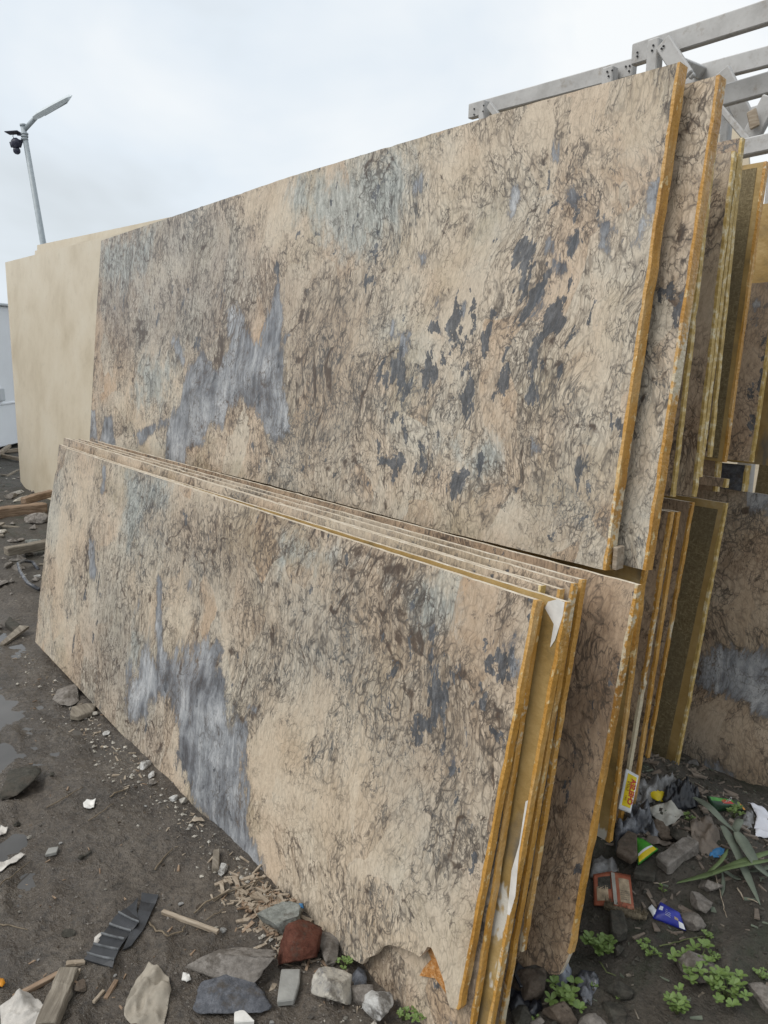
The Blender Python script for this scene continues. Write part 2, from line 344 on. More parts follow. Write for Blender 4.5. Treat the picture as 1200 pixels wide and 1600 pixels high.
MAT['mesh_sheet'] = meshsheet_mat()
def beige_mat():
    m = MT('beige_marble', 0.45, 0.3)
    p = m.warp(m.co, 1.2, 0.3); pv = m.map(p, (1, .8, 1))
    c = m.ramp(m.noise(pv, 2.4, 6, 0.65), [(0.3, (0.50, 0.42, 0.30)), (0.5, (0.59, 0.51, 0.385)), (0.7, (0.63, 0.56, 0.44))])
    c = m.mix(m.rng(m.noise(pv, 5, 6, 0.7), 0.58, 0.74, 0, .5), c, (0.40, 0.33, 0.225))
    c = m.mix(m.rng(m.noise(m.map(p, (1, .6, 1)), 26, 6, 0.75), 0.56, 0.72, 0, .5), c, (0.43, 0.36, 0.27))
    m.col(c); return m.m
MAT['beige'] = beige_mat()

def mud_mat():
    m = MT('wet_mud', 0.5, 0.5)
    co = m.co; p = m.warp(co, 3, 0.1)
    big = m.noise(p, 0.9, 4, 0.6); n1 = m.noise(p, 5, 7, 0.68); n2 = m.noise(co, 60, 5, 0.7); n3 = m.noise(co, 190, 3, 0.6)
    c = m.ramp(n1, [(0.28, (0.036, 0.030, 0.024)), (0.45, (0.076, 0.062, 0.049)), (0.6, (0.120, 0.10, 0.079)), (0.75, (0.165, 0.14, 0.112))])
    c = m.mix(m.rng(big, 0.42, 0.6, 0, .5), c, (0.115, 0.092, 0.07))
    c = m.mix(m.rng(n2, 0.32, 0.52, .75, 0), c, (0.030, 0.026, 0.022)); c = m.mix(m.rng(n2, 0.56, 0.70, 0, .5), c, (0.19, 0.165, 0.135)); c = m.mix(m.rng(m.noise(p, 14, 5, .7), 0.55, 0.66, 0, .55), c, (0.045, 0.039, 0.033))
    gr = m.rng(m.vor(co, 160, 'F1', 'Distance'), 0.12, 0.22, 1, 0)
    c = m.mix(m.math('MULTIPLY', gr, m.rng(m.noise(co, 22, 3), 0.5, 0.62, 0, .8)), c, (0.21, 0.185, 0.15))
    # damp, mossy soil under the slabs
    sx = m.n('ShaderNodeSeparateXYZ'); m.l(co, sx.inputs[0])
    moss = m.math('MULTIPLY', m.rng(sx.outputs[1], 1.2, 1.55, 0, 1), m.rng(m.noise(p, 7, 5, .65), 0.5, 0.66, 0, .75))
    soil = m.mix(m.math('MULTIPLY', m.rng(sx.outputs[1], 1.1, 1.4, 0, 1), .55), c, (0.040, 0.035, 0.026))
    c = m.mix(moss, soil, (0.028, 0.036, 0.018))
    m.col(c)
    wet = m.math('ADD', m.rng(sx.outputs[0], -1.2, -3.2, 0, .55), m.rng(m.noise(p, 2.2, 5, .6), .38, .58, 0, .75), clamp=True)
    wet = m.math('MULTIPLY', wet, m.rng(sx.outputs[1], 0.75, 1.1, 1, .3))
    m.rough(m.rng(m.math('ADD', wet, m.math('MULTIPLY', m.math('SUBTRACT', n2, .5), .6)), 0.05, 0.80, 0.80, 0.17))
    h = m.math('ADD', m.math('MULTIPLY', n1, 1.2), m.math('ADD', m.math('MULTIPLY', n2, 0.35), m.math('MULTIPLY', n3, 0.12)))
    m.bump(h, 0.03, 1.0)
    return m.m
MAT['mud'] = mud_mat()
def water_mat():
    m = MT('puddle_water', 0.06, 0.5)
    m.col(m.ramp(m.noise(m.co, 5, 4), [(0.3, (0.050, 0.045, 0.04)), (0.7, (0.085, 0.078, 0.07))])); m.bump(m.noise(m.co, 14, 3), 0.002, .3)
    return m.m
MAT['water'] = water_mat()

def wood_mat(name, a, b, c):
    m = MT(name, 0.75, 0.2); v = objrand(m)
    g = m.noise(m.map(m.warp(v, 5, .03), (0.08, 1, 1)), 95, 5, 0.7)
    k = m.ramp(g, [(0.3, a), (0.5, b), (0.7, c)])
    k = m.mix(m.rng(m.noise(v, 7, 4), 0.5, 0.75, 0, .6), k, a)
    m.col(k); m.bump(g, 0.003, .7); return m.m
MAT['wood_grey'] = wood_mat('weathered_wood', (0.11, 0.092, 0.072), (0.22, 0.19, 0.15), (0.34, 0.30, 0.245))
MAT['wood_tan'] = wood_mat('muddy_wood', (0.13, 0.085, 0.055), (0.27, 0.19, 0.13), (0.40, 0.30, 0.215))
MAT['wood_pale'] = wood_mat('pale_wood_splinter', (0.20, 0.155, 0.11), (0.33, 0.27, 0.205), (0.46, 0.40, 0.32))
def paint_mat():
    m = MT('grey_painted_timber', 0.55, 0.35); v = objrand(m)
    g = m.noise(m.map(v, (0.15, 1, 0.15)), 40, 5, 0.7)
    k = m.ramp(g, [(0.3, (0.36, 0.35, 0.335)), (0.5, (0.48, 0.47, 0.455)), (0.7, (0.56, 0.55, 0.535))])
    k = m.mix(m.rng(m.noise(v, 16, 6, .75), .55, .70, 0, .7), k, (0.26, 0.22, 0.175))
    m.col(k); m.bump(g, .002, .4); return m.m
MAT['grey_paint'] = paint_mat()
MAT['bolt'] = simple('dark_bolt', (0.035, 0.035, 0.038), 0.5, 0.4, .3, 90)
MAT['galv'] = simple('galvanised_steel', (0.36, 0.40, 0.42), 0.45, 0.45, .12, 18)
MAT['lamp'] = simple('lamp_housing', (0.55, 0.59, 0.60), 0.4, 0.4, .1, 12)
MAT['black_plastic'] = simple('dark_navy_plastic', (0.035, 0.037, 0.06), 0.45, 0.4, .3, 25)
MAT['white_wall'] = simple('white_painted_panel', (0.86, 0.88, 0.90), 0.55, 0.3, .03, 3, 0.0, rnd=False)
MAT['white_trim'] = simple('white_socket_plastic', (0.60, 0.63, 0.65), 0.5, 0.3, .05, 8)
MAT['dark_gap'] = simple('gap_shade_dark', (0.03, 0.027, 0.025), 0.8, 0.2, .3, 12)
def rockm(name, a, b, c, scale=24, rough=.8):
    scale = scale * 2.6
    m = MT(name, rough, .2); v = objrand(m); p = m.warp(v, 30, .015)
    k = m.ramp(m.noise(p, scale, 7, .75), [(0.3, a), (0.5, b), (0.7, c)])
    k = m.mix(m.rng(m.noise(p, scale * .45, 4), .52, .7, 0, .6), k, a)
    k = m.mix(m.rng(m.noise(p, 19, 5, .7), .5, .62, 0, .75), k, (0.095, 0.08, 0.064))
    m.col(k); m.bump(m.noise(p, scale * 1.3, 8, .75), .008, 1.0); return m.m
MAT['rock_grey'] = rockm('grey_rock', (0.13, 0.115, 0.10), (0.24, 0.215, 0.19), (0.34, 0.31, 0.28))
MAT['rock_slate'] = rockm('slate_blue_rock', (0.06, 0.062, 0.07), (0.125, 0.13, 0.145), (0.21, 0.215, 0.235))
MAT['rock_red'] = rockm('red_brown_rock', (0.075, 0.028, 0.018), (0.135, 0.050, 0.033), (0.18, 0.078, 0.052), 30)
MAT['rock_white'] = rockm('white_rock', (0.36, 0.345, 0.32), (0.60, 0.59, 0.565), (0.72, 0.71, 0.69), 20)
MAT['rock_cream'] = rockm('cream_and_slate_rock', (0.15, 0.15, 0.16), (0.50, 0.46, 0.39), (0.66, 0.63, 0.56), 13)
MAT['rock_brown'] = rockm('brown_rock', (0.075, 0.057, 0.043), (0.145, 0.112, 0.085), (0.21, 0.17, 0.135))
MAT['rock_dark'] = rockm('dark_damp_rock', (0.035, 0.033, 0.027), (0.075, 0.070, 0.058), (0.12, 0.112, 0.092))
MAT['rock_green'] = rockm('green_grey_rock', (0.15, 0.155, 0.14), (0.27, 0.28, 0.255), (0.37, 0.375, 0.345))
MAT['tile'] = simple('grey_tile_shard', (0.27, 0.265, 0.245), .6, .3, .18, 22, .002)
MAT['cloth_beige'] = simple('dirty_beige_cloth', (0.31, 0.275, 0.225), .85, .1, .22, 16, .002)
MAT['cloth_white'] = simple('dirty_white_sheet', (0.48, 0.45, 0.41), .7, .2, .3, 16, .002)
MAT['bag_black'] = simple('black_polythene', (0.012, 0.013, 0.017), .28, .5, .5, 30)
MAT['bag_grey'] = simple('grey_polythene', (0.075, 0.078, 0.088), .26, .5, .5, 26, 0, (0.22, 0.225, 0.24))
MAT['bag_clear'] = simple('cloudy_polythene', (0.17, 0.165, 0.16), .25, .5, .45, 24, 0, (0.34, 0.335, 0.33))
MAT['bag_brown'] = simple('brown_crumpled_film', (0.19, 0.155, 0.125), .5, .3, .3, 22, .002)
MAT['film_blue'] = simple('blue_grey_film', (0.17, 0.185, 0.215), .25, .5, .45, 24, 0, (0.32, 0.34, 0.38))
MAT['paper'] = simple('white_paper', (0.66, 0.66, 0.70), .7, .2, .08, 12)
MAT['paper_dirty'] = simple('dirty_printed_paper', (0.40, 0.385, 0.34), .7, .2, .25, 26)
MAT['white_bit'] = simple('white_chip', (0.66, 0.64, 0.60), .6, .2, .15, 30)
MAT['leaf_dry'] = simple('dried_grey_green_leaf', (0.145, 0.165, 0.125), .65, .25, .3, 14, .001)
MAT['leaf_green'] = simple('green_stalk_leaf', (0.125, 0.17, 0.075), .6, .25, .3, 14, .001)
MAT['weed'] = simple('weed_leaf', (0.12, 0.19, 0.05), .5, .35, .45, 25, 0, (0.24, 0.29, 0.10))
MAT['weed_stem'] = simple('weed_stem', (0.13, 0.15, 0.06), .6, .3, .2, 20)
MAT['twig'] = simple('dry_twig', (0.17, 0.135, 0.095), .8, .2, .35, 30, .001)
MAT['rubber'] = simple('black_rubber', (0.030, 0.031, 0.034), .45, .4, .35, 20, .001)
MAT['stripe'] = simple('worn_pale_stripe', (0.13, 0.135, 0.14), .6, .3, .4, 40)
def flat(name, c, rough=.4, spec=.4): return simple(name, c, rough, spec, .10, 40)
MAT['yellow'] = flat('yellow_print', (0.62, 0.47, 0.01)); MAT['red'] = flat('red_print', (0.42, 0.02, 0.008)); MAT['foil'] = flat('white_foil', (0.62, 0.63, 0.64), .3)
MAT['brownprint'] = flat('brown_print', (0.30, 0.13, 0.01)); MAT['sachet_red'] = simple('faded_red_sachet', (0.33, 0.10, 0.055), .5, .3, .25, 30, 0, (0.40, 0.17, 0.10))
MAT['sachet_label'] = simple('worn_sachet_label', (0.36, 0.28, 0.19), .6, .2, .4, 60); MAT['blue_pack'] = simple('blue_wrapper', (0.022, 0.03, 0.25), .35, .4, .3, 40)
MAT['green_pack'] = simple('green_wrapper', (0.05, 0.23, 0.025), .35, .4, .3, 40); MAT['dark_green'] = simple('dark_green_wrapper', (0.010, 0.035, 0.016), .3, .5, .4, 30)
MAT['cyan'] = flat('blue_scrap', (0.05, 0.20, 0.42)); MAT['orange_leaf'] = flat('orange_leaf', (0.55, 0.22, 0.01)); MAT['fibre'] = simple('orange_resin_mesh', (0.50, 0.22, 0.06), .5, .3, .35, 110, .003, (0.60, 0.38, 0.2))
MAT['cob'] = simple('dry_bristles', (0.19, 0.155, 0.105), .8, .2, .5, 150, .004)
MAT['blue_text'] = flat('white_print', (0.55, 0.58, 0.66)); MAT['dark_text'] = flat('dark_print', (0.07, 0.06, 0.05))

# ------------------------------------------------------------------ ground
def axis(segs):
    out = []
    for a, b, n in segs: out += list(np.linspace(a, b, n, endpoint=False))
    out.append(segs[-1][1]); return np.array(out)
gx = axis([(-400, -60, 12), (-60, -14, 24), (-14, -4.5, 110), (-4.5, -2.2, 115), (-2.2, -0.3, 175), (-0.3, 3, 20), (3, 60, 10), (60, 400, 8)])
gy = axis([(-400, -40, 10), (-40, -4, 16), (-4, -0.4, 40), (-0.4, 1.25, 130), (1.25, 2.7, 110), (2.7, 6, 26), (6, 60, 18), (60, 400, 8)])
GX, GY = np.meshgrid(gx, gy, indexing='ij'); GZ = gh(GX, GY)
nx, ny = len(gx), len(gy)
vv = np.stack([GX, GY, GZ], -1).reshape(-1, 3)
ii, jj = np.meshgrid(np.arange(nx - 1), np.arange(ny - 1), indexing='ij'); k0 = (ii * ny + jj).reshape(-1)
ff = np.stack([k0, k0 + ny, k0 + ny + 1, k0 + 1], -1)
gme = bpy.data.meshes.new('ground'); gme.from_pydata(vv.tolist(), [], ff.tolist())
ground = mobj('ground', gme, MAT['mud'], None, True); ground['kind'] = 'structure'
# standing water in the ruts
wx = np.linspace(-6.5, -1.9, 24); wy = np.linspace(-1.6, 0.93, 16)
vs = [(x, y, -0.018 + 0.0004 * math.sin(x * 9 + y * 7)) for x in wx for y in wy]
fs = [(i * 16 + j, (i + 1) * 16 + j, (i + 1) * 16 + j + 1, i * 16 + j + 1) for i in range(23) for j in range(15)]
pud = obj('puddle_water', vs, fs, MAT['water'], None, True); pud['kind'] = 'structure'

# ------------------------------------------------------------------ slabs
def sdist(P, poly):                           # signed distance (inside positive) of points to a polygon
    P = np.asarray(P); poly = np.asarray(poly); d = np.full(len(P), 1e9); ins = np.zeros(len(P), bool)
    for a, b in zip(poly, np.roll(poly, -1, 0)):
        e = b - a; wv = P - a; t = np.clip((wv @ e) / (e @ e + 1e-12), 0, 1)
        d = np.minimum(d, np.hypot(*(wv - t[:, None] * e).T))
        c = (a[1] > P[:, 1]) != (b[1] > P[:, 1])
        xx = (b[0] - a[0]) * (P[:, 1] - a[1]) / (b[1] - a[1] + 1e-12) + a[0]
        ins ^= c & (P[:, 0] < xx)
    return np.where(ins, d, -d)
rnd = random.Random(5)
class Slab:
    def __init__(s, name, label, y0, tl, outline, thick=0.022, mat='stone_plain', edge='resin', right=None, cat='slab', group=None,
                 masks=None, grid=0.0, rough=0.0006, cut='cut_edge', edge_mat=None, chipn=3, resin=True):
        th = math.atan(tl); s.th = th; s.y0 = y0; s.tl = tl; s.t = thick
        pts = []; flags = []
        n = len(outline); r = random.Random(hash(label) % 9973 if False else len(label) * 31 + int(y0 * 1000))
        right = right or []
        for i in range(n):
            a = Vector(outline[i]); b = Vector(outline[(i + 1) % n]); ln = (b - a).length; k = max(1, int(ln / 0.03)); nr = Vector((b.y - a.y, a.x - b.x)).normalized() if ln > 0 else Vector((0, 0))
            for j in range(k):
                q = a + (b - a) * j / k
                if j: q = q + nr * (r.uniform(-1, 1) * rough * (1 + 3.0 * (r.random() < .06)))
                pts.append(q); flags.append(i in right)
        bm = bmesh.new(); bv = [bm.verts.new((p.x, p.y, 0)) for p in pts]; f = bm.faces.new(bv)
        if f.normal.z < 0: f.normal_flip()
        bm.normal_update()
        if bm.faces[:][0].normal.z < 0: bmesh.ops.reverse_faces(bm, faces=bm.faces[:])
        if grid:
            xs = [p.x for p in pts]; ys = [p.y for p in pts]
            for x in np.arange(min(xs) + grid, max(xs), grid): bmesh.ops.bisect_plane(bm, geom=bm.verts[:] + bm.edges[:] + bm.faces[:], plane_co=(x, 0, 0), plane_no=(1, 0, 0))
            for y in np.arange(min(ys) + grid, max(ys), grid): bmesh.ops.bisect_plane(bm, geom=bm.verts[:] + bm.edges[:] + bm.faces[:], plane_co=(0, y, 0), plane_no=(0, 1, 0))
        bnd = [e for e in bm.edges if len(e.link_faces) == 1]
        lower = {}
        for e in bnd:
            for v in e.verts:
                if v not in lower: lower[v] = bm.verts.new((v.co.x, v.co.y, -thick))
        for e in bnd:
            lp = e.link_loops[0]; a, b = lp.vert, lp.link_loop_next.vert
            q = bm.faces.new((b, a, lower[a], lower[b])); q.material_index = 1
        # back
        bb = [lower[v] if v in lower else None for v in bv]
        bf = bm.faces.new([lower[v] for v in self_loop(bnd)][::-1]); bf.material_index = 1
        me = bpy.data.meshes.new(name); bm.to_mesh(me); bm.free()
        me.materials.append(MAT[mat]); me.materials.append(MAT[cut])
        if masks:
            co = np.zeros(len(me.vertices) * 3); me.vertices.foreach_get('co', co); co = co.reshape(-1, 3)[:, :2]
            for key, polys in masks.items():
                val = np.zeros(len(co))
                for poly, soft in polys: val = np.maximum(val, np.clip(0.5 + sdist(co, poly) / soft, 0, 1))
                at = me.attributes.new(key, 'FLOAT', 'POINT'); at.data.foreach_set('value', val)
        s.o = mobj(name, me, None); s.o.rotation_euler = (math.pi / 2 - th, 0, 0); s.o.location = (0, y0, 0)
        tag(s.o, label, cat, group); s.o['kind'] = 'thing'
        if resin and any(flags):
            # the resin coat on the sawn end, a strip a little proud of the stone
            vs, fs = [], []; N = len(pts)
            run = [i for i in range(N) if flags[i]]
            idx = run + [(run[-1] + 1) % N]
            ctr = sum((p for p in pts), Vector((0, 0))) / N
            for i in idx:
                p = pts[i]; w0 = 0.0015 + r.uniform(0, .0012)
                vs += [(p.x + w0, p.y, 0.0012), (p.x + w0 + r.uniform(0, .0008), p.y, -thick - 0.0012), (p.x - 0.004 - r.uniform(0, .003), p.y, 0.0012), (p.x - 0.004, p.y, -thick - .0012)]
            for a in range(len(idx) - 1):
                k, q = a * 4, a * 4 + 4
                fs += [(k, q, q + 1, k + 1), (k + 2, q + 2, q, k), (k + 1, q + 1, q + 3, k + 3)]
            k = (len(idx) - 1) * 4
            fs += [(0, 1, 3, 2), (k, k + 2, k + 3, k + 1)]
            obj('resin_edge', vs, fs, MAT[edge], s.o)
    def uv(s, px, py):
        P = on_plane(px, py, s.y0, s.tl); return (P.x, P.z / math.cos(s.th))
def self_loop(bnd):
    nxt = {}
    for e in bnd:
        lp = e.link_loops[0]; nxt[lp.vert] = lp.link_loop_next.vert
    # build in order
    st = next(iter(nxt)); out = [st]; v = nxt[st]
    while v is not st: out.append(v); v = nxt[v]
    return out
def uvf(y0, tl):
    c = math.cos(math.atan(tl))
    return lambda px, py: (lambda P: (P.x, P.z / c))(on_plane(px, py, y0, tl))
def z2v(z, tl): return z / math.cos(math.atan(tl))

# --- front slab of the lower stack
Y, T = 0.955, 0.18
u = uvf(Y, T)
def PZ(pts, sc, ox, oy, f, soft): return ([f(ox + x / sc, oy + y / sc) for x, y in pts], soft)
out = [u(*p) for p in [(55, 1003), (150, 1104), (240, 1202), (330, 1292), (404, 1372), (467, 1434), (520, 1482), (566, 1507), (572, 1497), (585, 1493), (594, 1481), (608, 1476), (624, 1480), (640, 1486), (656, 1495), (664, 1486), (668, 1479), (674, 1481), (682, 1500), (694, 1535), (699, 1562), (703, 1574), (715, 1577), (719, 1572), (838, 938), (470, 819), (99, 699), (93, 722), (86, 742), (76, 800), (68, 880), (60, 950)]]
sm = .14
masks = {
 'blue': [PZ([(475, 900), (440, 985), (410, 970), (380, 1080), (400, 1140), (440, 1190), (520, 1110), (590, 1125), (615, 1250), (600, 1333), (660, 1480), (720, 1600), (800, 1700), (900, 1840), (1000, 2020), (1040, 2030), (960, 1780), (890, 1600), (880, 1400), (893, 1200), (840, 1190), (800, 1090), (778, 900), (765, 860), (690, 880), (665, 960), (640, 900), (590, 945), (535, 920), (500, 960)], 2.667, 50, 680, u, sm),
          ([u(*p) for p in [(246, 900), (253, 905), (252, 1030), (246, 1030), (243, 960)]], .06), ([u(*p) for p in [(293, 905), (299, 905), (298, 935), (292, 935)]], .05), ([u(*p) for p in [(139, 845), (148, 850), (150, 900), (141, 905)]], .07),
          ([u(*p) for p in [(160, 725), (165, 730), (163, 770), (158, 770)]], .07), ([u(*p) for p in [(388, 1107), (400, 1104), (402, 1116), (391, 1119)]], .05), ([u(*p) for p in [(790, 1000), (812, 985), (800, 1050), (786, 1060)]], .12), ([u(*p) for p in [(700, 1190), (712, 1150), (716, 1150), (706, 1200)]], .05)],
 'green': [PZ([(385, 150), (580, 190), (560, 290), (470, 340), (400, 500), (365, 430), (385, 300)], 2.667, 50, 680, u, .16), ([u(*p) for p in [(590, 880), (710, 915), (720, 960), (680, 1000), (640, 965), (600, 920)]], .2), ([u(*p) for p in [(430, 835), (560, 870), (550, 890), (440, 880)]], .2), ([u(*p) for p in [(205, 980), (225, 1000), (215, 1080), (200, 1040)]], .2)],
 'cream': [([u(*p) for p in [(385, 1130), (450, 1105), (520, 1085), (590, 1085), (610, 1180), (620, 1300), (610, 1400), (690, 1480), (720, 1560), (560, 1510), (480, 1430), (420, 1330), (392, 1230)]], .22), ([u(*p) for p in [(108, 722), (150, 720), (140, 800), (110, 900), (92, 1010), (80, 1000), (95, 860)]], .2), ([u(*p) for p in [(210, 905), (240, 890), (243, 960), (225, 1040), (195, 1040)]], .2), ([u(*p) for p in [(258, 890), (292, 890), (290, 1010), (262, 1020)]], .15)],
 'brown': [([u(*p) for p in [(470, 900), (800, 960), (810, 1050), (770, 1290), (700, 1320), (620, 1260), (600, 1080), (500, 1060), (400, 1090), (380, 950)]], .3), ([u(*p) for p in [(200, 780), (420, 830), (400, 960), (260, 880)]], .3)],
 'dark': [([u(*p) for p in [(640, 950), (820, 960), (790, 1150), (700, 1230), (640, 1150), (560, 1060)]], .3)],
 'grey': [([u(*p) for p in [(170, 900), (260, 1060), (240, 1190), (120, 1060), (150, 950)]], .3)],
}
front = Slab('stone_slab', 'front tan stone slab of the lower stack with slate-blue field and broken bottom corner', Y, T, out, 0.015, 'stone_front', right=[22, 23], masks=masks, grid=0.02)
# torn orange mesh hanging at the broken corner
vs = [u(*p) for p in [(652, 1482), (672, 1478), (684, 1500), (697, 1545), (701, 1576), (690, 1570), (668, 1535), (645, 1530), (648, 1520), (662, 1505)]]
bm = bmesh.new(); f = bm.faces.new([bm.verts.new((x, y, -0.024 + 0.004 * math.sin(i * 2.1))) for i, (x, y) in enumerate(vs)])
r = bmesh.ops.extrude_face_region(bm, geom=[f]); bmesh.ops.translate(bm, verts=[v for v in r['geom'] if isinstance(v, bmesh.types.BMVert)], vec=(0, 0, -0.003))
bmesh.ops.recalc_face_normals(bm, faces=bm.faces)
t = bobj('torn_mesh', bm, MAT['fibre'], front.o); t['label'] = 'torn orange resin mesh at the broken corner'

def rect(y0, tl, tr, br, left, zl_top=None, zb=None, extra=None):
    f = uvf(y0, tl); a = f(*tr); b = f(*br)
    vb = b[1] if zb is None else z2v(zb, tl); vt = a[1] if zl_top is None else z2v(zl_top, tl)
    xb = b[0] + (b[0] - a[0]) * (vb - b[1]) / (b[1] - a[1]) if zb is not None else b[0]
    return [(left, vb), (xb, vb), a, (left, vt)]
GL = 'slabs leaning in the rack'
def slab(label, y0, tl, tr, br, left, mat, zt=None, zb=None, thick=.0135, edge='resin', **k):
    return Slab('stone_slab', label, y0, tl, rect(y0, tl, tr, br, left, zt, zb), thick, mat, edge, right=[1], **k)
# --- the rest of the lower front stack
slab('tan slab directly behind the broken-cornered front slab', 0.985, .175, (842, 941), (747, 1540), -3.86, 'stone_plain', zb=-0.03, zt=1.022)
F3 = slab('slab turned resin side out, with white smear, in the lower front stack', 1.012, .17, (885, 941), (829, 1250), -3.86, 'backing', zb=-0.03, zt=1.008)
slab('short tan slab whose top corner stops well inside the lower front stack', 1.04, .165, (845, 915), (800, 1250), -3.93, 'stone_plain', zb=-0.03, zt=1.045, edge='resin_pale')
slab('tan slab with rounded pale corner between two longer slabs of the lower front stack', 1.066, .165, (875, 921), (822, 1250), -3.93, 'stone_plain', zb=-0.03, zt=1.035)
slab('tan slab with orange end second from the back of the lower front stack', 1.096, .16, (896, 912), (840, 1250), -3.95, 'stone_plain', zb=-0.02, zt=1.032)
slab('rearmost tan slab of the lower front stack, its corner rounded', 1.126, .16, (909, 906), (815, 1487), -3.95, 'stone_plain', zb=None, zt=1.032)
# white smear on the turned slab
f3 = uvf(1.012, .17)
for ptsx in ([(857, 940), (872, 936), (883, 941), (880, 962), (868, 1000), (860, 1012), (866, 975), (852, 950)], [(822, 1252), (826, 1250), (812, 1330), (806, 1400), (797, 1430), (793, 1428), (800, 1360), (812, 1318)]):
    bm = bmesh.new(); f = bm.faces.new([bm.verts.new((*f3(*p), 0.0016)) for p in ptsx]); bm.normal_update()
    if f.normal.z < 0: f.normal_flip()
    bobj('plaster_smear', bm, MAT['white_bit'], F3.o)
# --- slab row under the upper slabs
g = uvf(1.225, .16)
o_ = [(-4.0, z2v(.0, .16)), g(800, 1506), g(815, 1512), g(836, 1507), g(850, 1512), g(858, 1522), g(874, 1523), g(882, 1508), g(890, 1490), g(996, 914), (-4.0, z2v(1.01, .16))]
Slab('stone_slab', 'brown mottled slab with chipped foot just behind the lower front stack', 1.225, .16, o_, .015, 'stone_dark', right=[8])
slab('slab with bare orange end behind the chipped brown slab', 1.56, .03, (1008, 878), (951, 1316), -4.0, 'backing', zb=None)
slab('thin slab with glossy orange end between dark slabs behind the chipped brown one', 1.75, .08, (1048, 800), (982, 1200), -4.0, 'stone_dark', zb=0.0, thick=.014)
slab('thin slab pressed against the glossy-ended one, leaning a little wider', 1.815, .08, (1058, 800), (997, 1200), -4.0, 'stone_dark', zb=0.0, thick=.014)
slab('slab with scraped orange end in front of the olive mesh-backed slab', 2.03, .10, (1081, 785), (1008, 1200), -4.0, 'stone_dark', zb=0.0, thick=.014)
MB = slab('mesh-backed olive slab with pale end standing in the lower row', 2.18, .14, (1134, 786), (1053, 1215), -4.0, 'backing', zb=0.0, zt=1.03, edge='resin_pale')
f = uvf(2.18, .14)
def sheet(s, pts, z=0.0018):
    bm = bmesh.new(); q = bm.faces.new([bm.verts.new((x, y, z)) for x, y in pts]); bm.normal_update()
    if q.normal.z < 0: q.normal_flip()
    r = bmesh.ops.extrude_face_region(bm, geom=[q]); bmesh.ops.translate(bm, verts=[v for v in r['geom'] if isinstance(v, bmesh.types.BMVert)], vec=(0, 0, -0.0016))
    bmesh.ops.recalc_face_normals(bm, faces=bm.faces)
    return bobj('mesh_sheet', bm, MAT['mesh_sheet'], s.o)
sheet(MB, [(-3.9, .03), f(1034, 1215), f(1122, 796), (-3.9, z2v(1.0, .14))])
slab('long brown slab with black crack lines standing at the back of the lower row', 2.46, .14, (1330, 793), (1230, 1270), -4.0, 'stone_back', zb=-.02, zt=1.03, edge='resin_pale', grid=.03, masks=(lambda q: {'blue': [([q(*p) for p in [(1092, 1030), (1140, 1015), (1210, 1020), (1300, 1040), (1300, 1150), (1230, 1130), (1190, 1120), (1160, 1095), (1120, 1085), (1095, 1075)]], .10), ([q(*p) for p in [(1160, 765), (1230, 775), (1230, 815), (1180, 800)]], .08), ([q(*p) for p in [(1110, 1190), (1130, 1195), (1150, 1250), (1095, 1250)]], .08)], 'cream': [([q(*p) for p in [(1110, 870), (1200, 850), (1210, 940), (1110, 990)]], .2), ([q(*p) for p in [(1100, 1110), (1200, 1150), (1200, 1220), (1150, 1200)]], .2)]})(uvf(2.46, .14)))

